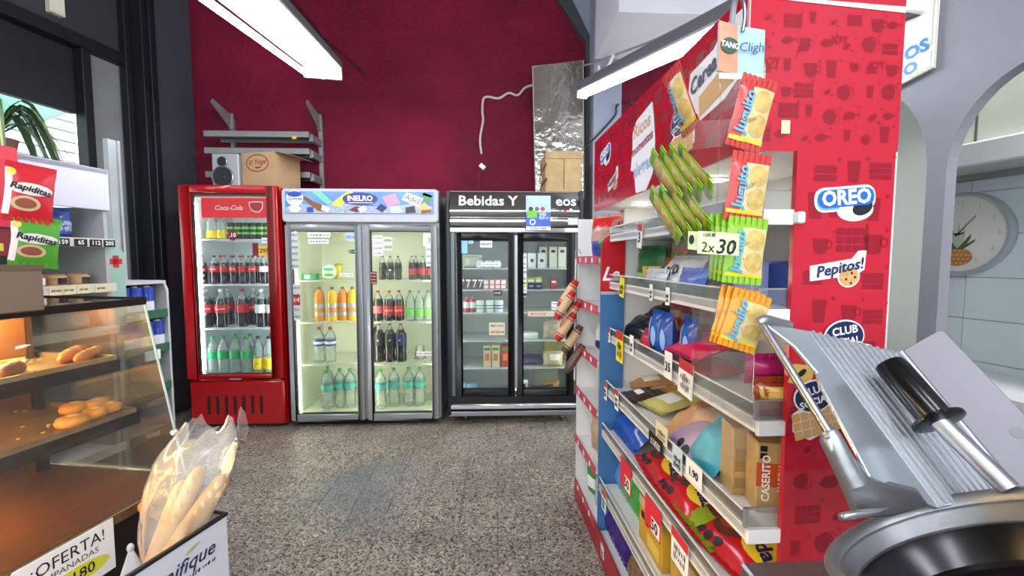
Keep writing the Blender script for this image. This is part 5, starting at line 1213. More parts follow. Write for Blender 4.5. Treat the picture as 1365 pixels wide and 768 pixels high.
price_tag('black price slip below the cream slip', 874, 590, 3, .11, .045, ink, '~', tcol=paper, dv=.008)
price_tag('pale blue handwritten price slip on the fourth shelf rail', 903, 612, 3, .06, .075, M('slip_pale_blue', '#c4d2da', .5), '~')
price_tag('white price card reading 1.90 on the fourth shelf rail', 925, 630, 3, .085, .055, paper, '1.90', sz=.03)
price_tag('first red price card reading 50 on the fifth shelf rail', 834, 634, 4, .115, .11, tred, '50', fold=paper, sz=.05)
price_tag('second red price card reading 50 on the fifth shelf rail', 870, 690, 4, .125, .10, tred, '50', fold=paper, sz=.05)
price_tag('white price card with red top at the near end of the fifth rail', 906, 736, 4, .10, .10, paper, '~', cap=hred)
price_tag('white tag with red heading on the lowest shelf rail', 805, 668, 5, .06, .09, paper, '~', cap=hred)
price_tag('small white tag low on the red kick plate', 803, 735, 5, .045, .055, paper, '~', dv=.012)
# ---------------------------------------------------------------- hanging pocket strip in front of the gondola
HU = .74
hp = thing('pocket_strip', 'clear two-sided pocket strip with printed header cards hanging before the gondola', 'display strip', G, (.43, HU, 1.8))
def HP(px, py, u=HU): return G.ony(px, py, u)
p0 = HP(958, 30); p1 = HP(1020, 40); p2 = HP(1018, 105); p3 = HP(956, 95)
q = MB(); q.add([p3, p2, p1, p0] + [p + Vector((0, .002, 0)) for p in (p3, p2, p1, p0)], [(0,1,2,3),(7,6,5,4),(0,4,5,1),(1,5,6,2),(2,6,7,3),(3,7,4,0)])
pm = HP(984, 34); pn = HP(983, 100)
q.build('header_card', M('card_pale_blue', '#9fc0d2', .35, var=(12, .12)), hp)
q = MB(); f1_ = [HP(959, 27, HU-.002), HP(984, 34, HU-.002), HP(983, 99, HU-.002), HP(957, 94, HU-.002)]
q.add(f1_ + [p + Vector((0, .0015, 0)) for p in f1_], [(0,1,2,3),(7,6,5,4),(0,4,5,1),(1,5,6,2),(2,6,7,3),(3,7,4,0)]); q.build('header_card', M('card_peach', '#c48a6c', .35, var=(25, .2)), hp)
S = face_front(0, HU-.003, 0)
c_ = HP(971, 62); deco(hp, S, 'logo_shape', ell(.016, .013, 16, c_.x, c_.z, -.2), M('card_dark_green', '#2c4a34', .4), .001); tx(hp, S, 'TANG', c_.x, c_.z, .013, paper, .0022, rad(-10), .03, 0, .9)
c_ = HP(1002, 65); tx(hp, S, 'Clight', c_.x, c_.z, .022, M('card_navy', '#2c3f5c', .4), .002, rad(2), .0, .15)
q = MB(); q.box(HP(957,100).x, HP(1016,100).x, HU-.004, HU-.003, HP(957,106).z, HP(957,98).z); q.build('card_edge', paper, hp)
MB().tube(smooth_path([HP(990,42,HU-.004), HP(993,20,HU-.004), HP(990,0,HU), HP(980,-14,HU+.03), HP(985,-20,.86)]), .003, 8).build('hook', steel, hp, True)
MB().tube(smooth_path([HP(975,40,HU+.004), HP(978,10,HU+.01), HP(985,-20,.86)]), .005, 8).build('hanger', M('hanger_grey', '#8d8d90', .4), hp, True)
vl, vm, vr = .372, .422, .503
# the sheets behind the pockets and one pocket per row on each face
q = MB(); q.box(vm, vr, HU+.004, HU+.0055, 1.10, 1.70); q.build('backing_sheet', film, hp)
LA = Matrix.Translation((vm, HU, 0)) @ Matrix.Rotation(rad(125), 4, 'Z')      # left face runs back and to the left
q = MB(); q.box(0, .06, -.001, .0005, 1.40, 1.70, LA); q.build('backing_sheet', film, hp)
rows = ((1.555, 1.60), (1.435, 1.49), (1.325, 1.39), (1.205, 1.27), (1.10, 1.195), (.99, 1.09))
for k, (z0, z1) in enumerate(rows):
    for side in (0, 1):
        q = MB(); n = 8; rg = []
        for j in range(4):
            z = z0 + (z1-z0)*j/3; bulge = (.006 + .022*j/3) * (1 if k < 4 else .7)
            row = []
            for i in range(n+1):
                t_ = i/n; b_ = -bulge*math.sin(math.pi*t_)
                p = Vector((vm + (vr-vm)*t_, HU + .003 + b_, z)) if side == 0 else LA @ Vector(((.085 if k < 3 else .04)*t_, -b_ + .001, z))
                row.append(p)
            rg.append(row)
        q.loft(rg, False, False); q.build('pocket', plast, hp, True)
jr = M('juice_packet_red', '#b5342c', .3); jt = M('juice_biscuit_print', '#bfa25c', .4, var=(80, .25)); jb = M('juice_lettering_blue', '#4f9fc4', .4); jg = M('juice_packet_green', '#7fae22', .3); jo = M('juice_packet_orange', '#d08a1c', .3); jyel = M('juice_yellow_edge', '#d8c23a', .35)
def juice(label, v, u, z, mat, w_, h_, rz, tilt, lean=0., seed=0, group='juice powder packets in the pocket strip'):
    rm = Matrix.Rotation(G.a + rz, 4, 'Z') @ Matrix.Rotation(lean, 4, 'X') @ Matrix.Rotation(tilt, 4, 'Y')
    return packet('juice_packet', label, 'juice packet', gp(v, u, z), (w_, h_, .014), mat, rotm=rm, seed=seed, group=group, lump=.1,
        bands=[(.36,.97,.05,.93,M('juice_pale_print', '#c9b887', .4)),(.42,.95,.50,.90,jt,1),(.45,.97,.10,.48,jt,1),(.03,.97,.0,.07,jyel)], texts=[('Juguito', .27, .48, .026, jb, rad(88))])
juice('red juice packet in the top pocket facing the counter', .458, HU-.012, 1.560, jr, .066, .10, 0, rad(14), seed=101)
juice('red juice packet in the second pocket facing the counter', .462, HU-.012, 1.437, jr, .072, .094, 0, rad(7), seed=102)
for i in range(4): juice(f'{ORD[i]} green juice packet from the front in the third pocket', .462 - .004*i, HU-.014+.007*i, 1.328+.003*i, jg, .074, .092, 0, rad(5-2*i), seed=103+i)
for i in range(3): juice(f'{ORD[i]} orange juice packet from the front in the fourth pocket', .458 - .003*i, HU-.014+.007*i, 1.212+.003*i, jo, .074, .080, 0, rad(17-3*i), seed=107+i)
SL = rad(-100)
juice('red juice packet standing in the top pocket of the far side', .384, HU+.035, 1.60, jr, .05, .10, SL+.35, rad(-14), lean=rad(12), seed=111)
for r_, z in ((0, 1.475), (1, 1.405)):
    for i in range(4):
        juice(f'{ORD[i]} green juice packet from the front in the {("upper", "lower")[r_]} far-side pocket', .372 + .012*i, HU+.05-.014*i, z+.004*i, jg, .055, .088, SL, rad(-20-5*i), lean=rad(26), seed=112+i+5*r_)
# green price card clipped across the strip
pc = thing('price_card', 'pale green price card reading 2x30 clipped to the pocket strip', 'price tag', G, tuple(HP(950, 325, .695)))
gpap = M('paper_pale_green', '#cfdca4', .6)
a = HP(930, 320, .695); b = HP(985, 326, .695)
q = MB(); q.loft([[Vector((a.x + (b.x-a.x)*t_, .695 - .006*math.sin(math.pi*t_), zz + .004*t_*-1)) for t_ in [i/8 for i in range(9)]] for zz in (HP(930,338,.695).z, HP(930,308,.695).z)], False, False); q.build('card', gpap, pc)
S = face_front(0, .689, 0); m_ = HP(961, 327, .689)
tx(pc, S, '2x', m_.x-.022, m_.z-.004, .024, ink, .0, rad(-4), .0); tx(pc, S, '30', m_.x+.008, m_.z-.004, .034, ink, .0, rad(-4), .02, .15); scribble(pc, S, a.x+.004, a.x+.03, HP(940,313,.689).z, .016, ink, .0)
q = MB(); e0 = HP(917, 320, .71); q.add([(e0.x,.71,HP(917,332,.71).z),(a.x+.004,.697,HP(930,334,.697).z),(a.x+.004,.697,HP(930,309,.697).z),(e0.x,.71,HP(917,308,.71).z)], [(0,1,2,3)]); q.build('side_flap', gpap, pc)
c_ = HP(922, 319, .69); deco(pc, face_front(0, .70, 0), 'bottle_mark', ell(.0045, .008, 12, c_.x*1.012, c_.z), ink, .001)

# ---------------------------------------------------------------- meat slicer on its table (foreground)
tb = thing('slicer_table', 'grey steel work table under the slicer', 'table', W, (.85, .45, 0))
slab(tb, 'table_top', steel, .42, 1.30, .15, .70, .80, .84, .004)
for x, y in ((.46,.19),(1.26,.19),(.46,.66),(1.26,.66)): slab(tb, 'leg', steel, x-.02, x+.02, y-.02, y+.02, 0, .80)
sl = thing('meat_slicer', 'grey steel meat slicer with ribbed carriage and black handle', 'slicer', W, (.85, .45, .84))
def Q(px, py, y): return W.ony(px, py, y)
def ray_plane(px, py, p, n):
    d = W._d(px, py); e = Vector((0, 0, EYE)); t_ = (p - e).dot(n)/d.dot(n); return e + d*t_
A, B, D = Q(1052, 431, .72), Q(1200, 470, .76), Q(1250, 664, .555)
n = (B - A).cross(D - A).normalized()
if n.y > 0: n = -n
RP = lambda px, py: ray_plane(px, py, A, n)
def plate(name, pts, mat, th, nn, bevel=.0015):
    q = MB(); k = len(pts); q.add(pts + [p - nn*th for p in pts], [tuple(range(k)), tuple(range(2*k-1, k-1, -1))] + [(i, (i+1) % k, k + (i+1) % k, k + i) for i in range(k)])
    return q.build(name, mat, sl, bevel=bevel)
pale = M('slicer_pale_aluminium', '#c3ccd0', .22, .75, var=(20, .04)); fence_m = M('slicer_fence_grey', '#77767a', .45, .35, var=(2, .05))
plate('carriage_plate', [RP(*c) for c in ((1018,430),(1075,440),(1200,470),(1352,648),(1360,656),(1250,678),(1160,636),(1092,508),(1090,497),(1060,462))], pale, .006, n)
# ribs that run down the carriage
for i in range(13):
    t_ = i/12
    a = RP(1082 + (1196-1082)*t_, 442 + (470-442)*t_); b = RP(1254 + (1348-1254)*t_, 674 + (652-674)*t_)
    MB().tube([a + n*.0005, b + n*.0005], .0036, 8).build('rib', alu, sl, True)
# fence plate standing along the carriage edge
C_ = RP(1352, 648); E_ = Q(1255, 440, .74)
n2 = (E_ - B).cross(C_ - B).normalized()
if n2.y > 0: n2 = -n2
FP = lambda px, py: ray_plane(px, py, B, n2)
plate('fence_plate', [FP(*c) for c in ((1199,470),(1250,441),(1258,441),(1400,588),(1440,640),(1400,690),(1352,655))], fence_m, .004, n2, .001)
h_ = FP(1357, 577); MB().lathe([(.009,-.0005),(.009,.0008),(.001,.0008)], 16, Matrix.Translation(h_) @ n2.to_track_quat('Z', 'Y').to_matrix().to_4x4()).build('rivet', M('rivet_dark', '#6f7072', .5, .5), sl, True)
MB().tube([FP(1200,470) + n2*.004, FP(1350,650) + n2*.004], .006, 10).build('fold_bead', alu, sl, True)
# guide rod and cast arm
r0, r1 = Q(1016, 432, .70), Q(1110, 585, .57)
MB().tube([r0, r1], .0062, 12).build('guide_rod', steel, sl, True)
MB().tube(smooth_path([Q(1012,430,.70), Q(1020,426,.70), Q(1040,431,.715), Q(1052,434,.72)]), .008, 10).build('rod_clip', alu, sl, True)
MB().tube(smooth_path([Q(1103,574,.575), Q(1112,590,.567), Q(1126,620,.558), Q(1140,645,.55)]), [.0105, .0115, .012, .0122, .0124, .0126, .0128, .013, .0132, .0134, .0136, .0138, .014, .0142, .0144, .0146], 12).build('cast_arm', alu, sl, True)
wp = [Q(1099,586,.56), Q(1121,577,.56), Q(1142,612,.553), Q(1164,637,.547), Q(1226,652,.545), Q(1242,676,.54), Q(1190,690,.54), Q(1146,692,.545), Q(1137,668,.55), Q(1118,626,.555)]
q = MB(); k_ = len(wp); q.add(wp + [p + Vector((.004,.02,-.006)) for p in wp], [tuple(range(k_)), tuple(range(2*k_-1, k_-1, -1))] + [(i,(i+1)%k_,k_+(i+1)%k_,k_+i) for i in range(k_)]); q.build('arm_web', alu, sl, True, .004, sharp=50)
wp = [Q(1123,683,.53), Q(1150,679,.53), Q(1190,676,.53), Q(1170,689,.525), Q(1127,695,.525)]
q = MB(); k_ = len(wp); q.add(wp + [p + Vector((0,.012,-.008)) for p in wp], [tuple(range(k_)), tuple(range(2*k_-1, k_-1, -1))] + [(i,(i+1)%k_,k_+(i+1)%k_,k_+i) for i in range(k_)]); q.build('arm_lug', alu, sl, True, .003, sharp=50)
# shadowed slot and slide on the plate
# pusher: black grip, flange, steel rod
g0, g1, g2 = Q(1186,486,.66), Q(1250,560,.585), Q(1345,652,.515)
dg = (g1-g0).normalized()
MB().tube([g0 - dg*.002, g0, g0 + dg*.01, g1 - dg*.008, g1], [.015,.0205,.022,.0215,.019], 20).build('grip', M('grip_black', '#0b0b0c', .22), sl, True, sharp=50)
MB().tube([g0 - dg*.0025, g0 - dg*.0015], [.004,.012], 20).build('grip_cap', M('grip_grey', '#3a3a3c', .4), sl, True)
MB().tube([g1 - dg*.004, g1 - dg*.001, g1 + dg*.003, g1 + dg*.005], [.026,.033,.033,.026], 28).build('flange', M('grip_black', ''), sl, True, sharp=50)
MB().tube([g1, g2], .0125, 16).build('pusher_rod', M('pusher_rod_steel', '#a6a8ad', .3, .9), sl, True)
# blade guard disc
cc = Vector((.536, .458, 1.046)); nd = Vector((-.3208, .4284, .8447)).normalized(); RB = .151
ax = nd.cross(Vector((0, 0, 1))).normalized(); bx_ = nd.cross(ax).normalized()
def ringp(r, k, N, dz): t_ = 2*math.pi*k/N; return cc + ax*(r*math.cos(t_)) + bx_*(r*math.sin(t_)) + nd*dz
def disc(name, prof, mat, N=56):
    q = MB(); q.loft([[ringp(r, k, N, z) for k in range(N)] for r, z in prof], True, False); return q.build(name, mat, sl, True, sharp=35)
disc('guard_ring', [(RB-.006,-.03),(RB,-.024),(RB,-.003),(RB-.003,0),(RB-.010,0),(RB-.013,-.003),(RB-.015,-.012),(RB-.017,-.0125),(RB-.017,-.0145),(RB-.0155,-.015),(RB-.019,-.034),(RB-.022,-.036)], alu)
disc('guard_groove', [(RB-.0158,-.0124),(RB-.0165,-.0135),(RB-.0160,-.0147)], black)
disc('black_collar', [(RB-.021,-.035),(RB-.028,-.045),(RB-.04,-.072),(RB-.05,-.078)], M('collar_black', '#0f0f10', .25))
disc('blade', [(RB-.048,-.077),(RB-.056,-.073),(.03,-.070),(.001,-.070)], chrome)
disc('guard_back', [(RB-.006,-.03),(RB-.02,-.082),(.001,-.086)], alu)
bs = Q(1045, 760, .52)
q = MB(); q.prism([(Q(993,737,.56).x, 0), (1.22, 0), (1.22, .30), (Q(993,737,.56).x + .02, .30)], 0, .06, basis((1,0,0), (0,1,0), (0,0,1), (0, .27, .845))); q.build('base', M('slicer_base_grey', '#9a9c9d', .35, .6, var=(20, .05)), sl, bevel=.012, smooth=True)
q = MB(); q.box(.50, .80, .36, .52, .90, .935); q.build('motor_housing', alu, sl, bevel=.02, smooth=True)
MB().tube([(cc.x+.03, cc.y-.02, .90), cc - nd*.105], [.08, .06], 24).build('support_column', alu, sl, True)
for x, y in ((.60,.3),(1.15,.3),(.60,.54),(1.15,.54)): MB().lathe([(.014,.84),(.012,.846)], 12, Matrix.Translation((x, y, 0))).build('foot', black, sl)

# ---------------------------------------------------------------- kitchen seen through the arches (frame R)
ks = thing('kitchen_shelf', 'thick white wall shelf above the pineapple clock', 'shelf', R, (KX-.006, 1.0, 1.70))
slab(ks, 'shelf_board', M('kitchen_shelf_white', '#c4c6c4', .4), KX-.24, KX-.006, .5, 1.75, 1.675, 1.755, .006)
slab(ks, 'lower_lip', greymetal, KX-.05, KX-.006, .5, 1.75, 1.655, 1.675)
ck = thing('wall_clock', 'round white wall clock with a pineapple picture on the dial', 'clock', R, (KX-.006, 1.21, 1.46))
cy_, cz_, cr_ = 1.215, 1.455, .158
S = basis((0,-1,0), (0,0,1), (-1,0,0), (KX-.006, cy_, cz_))
MB().lathe([(cr_*.98,0),(cr_,.005),(cr_,.034),(cr_*.985,.04),(cr_*.93,.04),(cr_*.91,.030)], 44, S, False).build('rim', M('clock_rim', '#a9adb2', .3, .3), ck, True, sharp=50)
MB().lathe([(cr_*.92,.027),(.001,.0275)], 44, S).build('dial', M('clock_dial', '#d6d2cc', .5), ck)
for k in range(1, 13):
    t_ = rad(90 - 30*k); tx(ck, S, str(k), .118*math.cos(t_), .118*math.sin(t_), .024, M('clock_numeral_grey', '#b1aca6', .5), .0283, 0, .0)
deco(ck, S, 'pineapple_fruit', ell(.048, .034, 24, .0, -.088), M('pineapple_brown', '#a8703c', .6), .0284)
for j in range(4):
    for i in range(7):
        x, y = -.042 + i*.014 + (j % 2)*.007, -.112 + j*.016
        if (x/.046)**2 + ((y+.088)/.032)**2 < 1: deco(ck, S, 'pineapple_scale', [(x-.006,y),(x,y-.007),(x+.006,y),(x,y+.007)], M('pineapple_scale', '#c9955c', .6), .0292)
lf = M('pineapple_leaf_pale', '#a9b59a', .6); ld = M('pineapple_leaf_dark', '#4e5a4c', .6)
for i, (dx, h) in enumerate(((-.05,.03),(-.04,.055),(-.02,.075),(.0,.10),(.02,.07),(.04,.05),(.055,.03),(-.03,.03),(.03,.03))):
    deco(ck, S, 'pineapple_leaf', [(-.008+dx*.2,-.058),(.008+dx*.2,-.058),(dx*.8+.006,-.05+h*.6),(dx,-.05+h)], ld if i in (0,1,5,6,7,8) else lf, .0284 + i*.0002)
for ang, ln, wd in ((52, .085, .004), (172, .06, .005), (10, .02, .008)): deco(ck, S, 'clock_hand', [(-.01,-wd/2),(ln,-wd/4),(ln,wd/4),(-.01,wd/2)], ink, .032, .0008, rot=rad(ang))
kc = thing('kitchen_cupboard', 'pale green cupboard standing on the kitchen wall shelf', 'cupboard', R, (KX-.1, .85, 1.755))
slab(kc, 'cabinet', M('cupboard_pale_green', '#c9cdb9', .45, var=(3, .05)), KX-.2, KX-.02, .52, 1.125, 1.757, 2.45, .004)
slab(kc, 'door_gap', M('gap_dark', '#5f625a', .6), KX-.202, KX-.199, 1.085, 1.092, 1.76, 2.45)
kb = thing('bottle_dispenser', 'dark-edged glass case with a white card on the kitchen shelf', 'case', R, (KX-.12, 1.2, 1.755))
slab(kb, 'case', M('case_dark', '#1f2122', .3), KX-.17, KX-.06, 1.15, 1.30, 1.757, 1.98, .02, True)
slab(kb, 'card', M('case_card', '#d3dcd8', .5), KX-.1735, KX-.171, 1.185, 1.285, 1.80, 1.93); slab(kb, 'card_stripe', M('case_teal', '#7fb9b5', .5), KX-.1745, KX-.1735, 1.185, 1.285, 1.80, 1.825)
kt = thing('kitchen_ledge', 'white ledge below the tiled kitchen wall', 'counter', R, (KX-.1, .8, 0))
slab(kt, 'worktop', white, KX-.35, KX-.01, .3, 1.3, .90, .94, .004); slab(kt, 'cupboard_front', offwhite, KX-.33, KX-.01, .3, 1.3, 0, .90)
# hanging sign of blue letters, cropped by the gondola
sg = thing('hanging_sign', 'white rope-edged sign with blue letters on the grey arch wall', 'sign', R, (AX-.02, 1.0, 1.8))
S = face_left(AX-.014, 0, 0); SA = lambda px, py: (-R.onx(px, py, AX-.014).y, R.onx(px, py, AX-.014).z)
bp = [SA(1252, -40), SA(1243, 90), SA(1204, 110), SA(1150, 135), SA(1150, -40)]
q = MB(); q.prism(bp, -.012, 0, S); q.build('board', M('sign_white', '#d8dadb', .4), sg)
def PS(px, py): a, b = SA(px, py); return S @ Vector((a, b, .003))
q = MB(); pts = [PS(1252,-40), PS(1244,89), PS(1204,110), PS(1150,136)]
for a, b in zip(pts, pts[1:]):
    k_ = max(2, int((b-a).length/.007))
    for i in range(k_): q.ball(a.lerp(b, i/k_), .005, .006, .006, 6, 4)
q.build('rope_edge', M('rope_cream', '#cfcbb8', .7), sg, True)
blu = M('sign_blue', '#1f78b8', .4); sr = rad(10)
a, b = SA(1222, 67); tx(sg, S, 'OS', a, b, .048, blu, .002, sr, .04); a, b = SA(1214, 92); tx(sg, S, 'O', a, b, .044, blu, .002, sr, .04)
q = MB(); q.prism([SA(1200,15), SA(1229,20), SA(1200,32)], .002, .02, S); q.build('bracket', M('dark_brown_strip', ''), sg)
fixture('unseen four-tube fill light added in the kitchen behind the arches', R.w((1.78, 1.3, 2.75)), R.w((0, -1, 0)), 1.2, .22, 4)  # out of view, added to brighten the tiled kitchen wall
# ---------------------------------------------------------------- bakery counter and shelves (frame L)
ct = thing('bakery_counter', 'glass bakery counter with dark metal trays and brown deck', 'counter', L, (-1.5, .6, 0))
CE = 1.13      # far end of the counter
dkb = M('counter_brown_deck', '#6b4322', .3, .25, var=(5, .25)); blk = M('counter_black', '#17130f', .35)
slab(ct, 'base', M('counter_base_dark', '#14110f', .5), -1.85, -1.24, -.3, CE-.02, .0, .66)
slab(ct, 'deck', dkb, -1.86, -1.195, -.3, CE, .672, .695, .003)
q = MB(); q.box(-1.197, -1.185, -.3, CE, .668, .697); q.build('deck_edge', M('edge_steel', '#a98f6c', .25, .9), ct, bevel=.002)
slab(ct, 'back_board', M('counter_back_brown', '#3a2617', .5), -1.88, -1.86, -.3, CE-.02, .66, 1.22)
slab(ct, 'top_glass', glass('counter_top_glass', '#d9e4e0', .12, .02, '#8a9490'), -1.88, -1.30, -.3, CE, 1.232, 1.24)
q = MB(); q.box(-1.315, -1.298, -.3, CE, 1.222, 1.242); q.box(-1.88, -1.3, CE-.004, CE+.004, 1.228, 1.244); q.build('top_frame', blk, ct)
q = MB(); q.add([(-1.31,-.3,1.23),(-1.31,CE,1.23),(-1.195,CE,.70),(-1.195,-.3,.70),(-1.306,-.3,1.23),(-1.306,CE,1.23),(-1.191,CE,.70),(-1.191,-.3,.70)], [(0,1,2,3),(7,6,5,4),(0,4,5,1),(1,5,6,2),(2,6,7,3),(3,7,4,0)]); q.build('front_glass', glass('counter_front_glass', '#fbfdfc', .012, .02, '#ffffff', .5), ct)
q = MB(); q.prism([(-1.86,.70),(-1.195,.70),(-1.31,1.23),(-1.86,1.23)], 0, .005, basis((1,0,0),(0,0,1),(0,-1,0),(0,CE,0))); q.build('end_glass', glass('counter_end_glass', '#f6faf8', .02, .02, '#d8e0da', .7), ct)
MB().tube([(-1.308,CE,1.235),(-1.193,CE,.70)], .0035, 8).build('end_edge', M('glass_edge', '#b9c7c0', .2), ct, True); MB().tube([(-1.86,CE,.70),(-1.193,CE,.70)], .003, 8).build('end_edge', M('glass_edge', ''), ct, True)
MB().lathe([(.008,-.006),(.008,.006)], 12, Matrix.Translation((-1.222,CE-.003,.83)) @ Matrix.Rotation(rad(90),4,'X')).build('glass_clip', paper, ct)
traym = M('tray_metal', '#a08a68', .3, .55, var=(9, .3)); crumb = M('crumbs', '#d9b46c', .8)
for k, (xf, z) in enumerate(((-1.335, .885), (-1.395, 1.045))):
    q = MB(); q.box(-1.83, xf, -.3, CE-.015, z, z+.008); q.box(xf-.008, xf, -.3, CE-.015, z, z+.022); q.box(-1.83, xf, CE-.022, CE-.015, z, z+.022); q.box(-1.83, -1.822, -.3, CE-.015, z, z+.022); tr = q.build('tray', traym, ct, bevel=.002)
    slab(tr, 'tray_front', blk, xf-.006, xf+.004, -.3, CE-.01, z-.028, z+.008); slab(tr, 'tray_side_rail', blk, -1.83, xf, CE-.016, CE-.008, z-.022, z+.006)
    q = MB(); rr = random.Random(k)
    for i in range(70): x, y = rr.uniform(-1.8, xf-.03), rr.uniform(.3, CE-.05); q.box(x-.004*rr.random()-.001, x+.003, y-.003, y+.003*rr.random()+.001, z+.008, z+.0105)
    o = q.build('crumbs', crumb, ct); o['kind'] = 'stuff'
slab(ct, 'rear_post', blk, -1.66, -1.645, CE-.05, CE-.035, .695, 1.04)
slab(ct, 'mid_post', M('counter_back_brown', ''), -1.86, -1.66, CE-.06, CE-.045, .695, 1.22)
q = MB(); q.bar((-1.60, -.2, 1.215), (-1.60, 1.0, 1.215), .010, 10); q.build('lamp_tube', lamp_mat('warm_counter_tube', '#ffcf86', WARM), ct, True)
q = MB(); q.box(-1.625, -1.575, -.25, 1.05, 1.222, 1.232); q.build('lamp_housing', blk, ct)
q = MB(); q.bar((-1.60, -.1, 1.022), (-1.60, .8, 1.022), .006, 8); q.build('lamp_tube', lamp_mat('warm_tray_tube', '#ffc472', WARM*.8), ct, True)
q = MB(); q.bar((-1.55, -.1, .868), (-1.55, .80, .868), .006, 8); q.build('lamp_tube', lamp_mat('warm_tray_tube', '', 0), ct, True)
# pastries on the lower tray, rolls on the upper
bun = M('bun_golden', '#c78a3a', .45, var=(30, .25)); bund = M('bun_centre', '#d9b060', .5, var=(40, .15))
z = .893
for i, (px, py, r_) in enumerate(((100,546,.036),(129,541,.032),(147,546,.030),(127,553,.031),(97,564,.038))):
    p = L.onz(px, py+4, z)
    b_ = thing('pastry', f'{("large round pastry at the back left of the lower tray", "round pastry at the back of the pastry cluster on the lower tray", "pastry nearest the tray corner on the lower tray", "pastry in the middle of the cluster on the lower tray", "large pastry nearest the tray front edge")[i]}', 'pastry', L, (p.x, p.y, z), group='pastries on the counter trays')
    q = MB(); q.lathe([(r_*.5,0),(r_*.92,.004),(r_,.014),(r_*.86,.026),(r_*.5,.031),(.002,.030)], 18, Matrix.Translation(p)); q.build('bun', bun, b_, True, sharp=80)
    MB().lathe([(r_*.4,.0305),(r_*.3,.034),(.001,.033)], 14, Matrix.Translation(p)).build('glazed_centre', bund, b_, True, sharp=80)
z = 1.053
for i, (p0, p1, r_) in enumerate((((80,480),(112,464),.020), ((101,480),(135,466),.018), ((2,498),(28,488),.022))):
    a, b = L.onz(*p0, z+.015), L.onz(*p1, z+.015); m_ = (a+b)/2
    b_ = thing('bread_roll', ('larger bread roll lying on the upper tray', 'smaller bread roll beside it on the upper tray', 'dark roll at the front of the upper tray')[i], 'bread', L, (m_.x, m_.y, z), group='rolls on the upper tray')
    q = MB(); q.tube([a + (b-a)*t_ for t_ in (0,.06,.2,.5,.8,.94,1)], [.004, r_*.6, r_*.9, r_, r_*.85, r_*.5, .003], 14); q.build('crust', M('roll_crust', '#a8672a', .45, var=(25, .3)) if i < 2 else M('roll_dark_crust', '#6b3f1c', .45), b_, True, sharp=80)
    q = MB(); 
    for t_ in (.3, .5, .7): c_ = a + (b-a)*t_ + Vector((0,0,r_*.85)); q.ball(c_, r_*.35, r_*.35, .004, 8, 5)
    q.build('crust_score', bund, b_, True)
tg = thing('serving_tongs', 'wooden serving tongs lying on the upper tray', 'tongs', L, tuple(L.onz(15, 478, z)))
for dy in (0, 5): a, b = L.onz(0, 483+dy, z+.012), L.onz(33, 478+dy, z+.012); q = MB(); q.tube([a, b], .005, 8); q.build('tong_arm', M('tong_wood', '#b98f4e', .5), tg, True)
a = L.onz(33, 481, z+.012); MB().ball(a, .01, .01, .006).build('tong_tip', steel, tg, True)
q = MB(); a, b = L.onz(0, 473, z+.01), L.onz(28, 471, z+.01); q.box(-.03, .03, -.05, .05, 0, .004, Matrix.Translation((a+b)/2)); q.build('tong_plate', traym, tg)
# brown board box on top of the counter, boxes inside behind the trays
bb = thing('brown_box', 'plain brown carton standing on the counter glass top', 'box', L, (-1.5, .72, 1.245))
p = L.ony(60, 400, .80); slab(bb, 'box_body', M('carton_brown_grey', '#7d6a55', .7, var=(6, .08)), -1.80, p.x, .45, .80, 1.245, 1.345, .003)
slab(bb, 'lid_edge', M('carton_edge', '#6a5844', .7), -1.80, p.x+.002, .448, .802, 1.335, 1.347)
cb = thing('carton', 'brown carton with paper label behind the upper tray', 'box', L, (-1.75, .98, 1.053))
slab(cb, 'box_body', M('carton_dark_kraft', '#6d4526', .6), -1.815, -1.66, .93, 1.07, 1.053, 1.18, .003)
S = face_front(0, .93, 0); deco(cb, S, 'paper_label', rect(-1.79, 1.105, -1.75, 1.125), M('label_ochre', '#c79a5a', .6), .0006); 
for i, (x, m_) in enumerate(((-1.78, M('jar_olive','#7c8a3a',.4)), (-1.72, redlab), (-1.66, blacklab), (-1.62, redlab))):
    j = thing('spice_jar', f'{("olive", "red", "black", "small red")[i]} jar at the back of the upper tray', 'jar', L, (x, .70, 1.053), group='jars behind the tray')
    MB().lathe([(.02,0),(.022,.005),(.022,.055),(.014,.066)], 14, Matrix.Translation((x, .72, 1.053))).build('body', m_, j, True); MB().lathe([(.016,.064),(.016,.078),(.013,.08)], 12, Matrix.Translation((x, .72, 1.053))).build('lid', capw, j, True)
# OFERTA card on the counter front
of = thing('offer_sign', 'white and yellow offer card hanging below the counter edge', 'sign', L, (-1.185, .85, .6))
S = basis((0,1,0), (0,0,1), (1,0,0), (-1.18, 0, 0))
LA_ = lambda px, py: (L.onx(px, py, -1.18).y, L.onx(px, py, -1.18).z)
a0, b0 = LA_(150, 696); a1, b1 = LA_(75, 742); 
q = MB(); q.prism([(a0-.235,b0+.012-.04),(a0-.20,b0+.012),(a0,b0+.012),(a0,b0-.12),(a0-.235,b0-.12)], 0, .002, S); q.build('card', paper, of)
tx(of, S, '¡OFERTA!', a0-.098, b0-.018, .04, ink, .003, 0, .0, 0, .92); tx(of, S, 'EMPANADAS', a0-.098, b0-.046, .021, M('ink_grey', '#4a4a4e', .6), .003, 0, .0)
deco(of, S, 'yellow_oval', ell(.075, .022, 26, a0-.09, b0-.08), M('oval_yellow', '#d8d23a', .5), .003); tx(of, S, '180', a0-.075, b0-.08, .036, ink, .0045, 0, .01)
# bread box with bagged baguettes in front of the counter end
bk_ = thing('bread_box', 'white lettered cardboard bread box with black edges on the floor', 'box', L, (-.95, .9, 0))
BX0, BX1 = -1.10, 0
f0 = L.ony(303, 683, 1.02); 
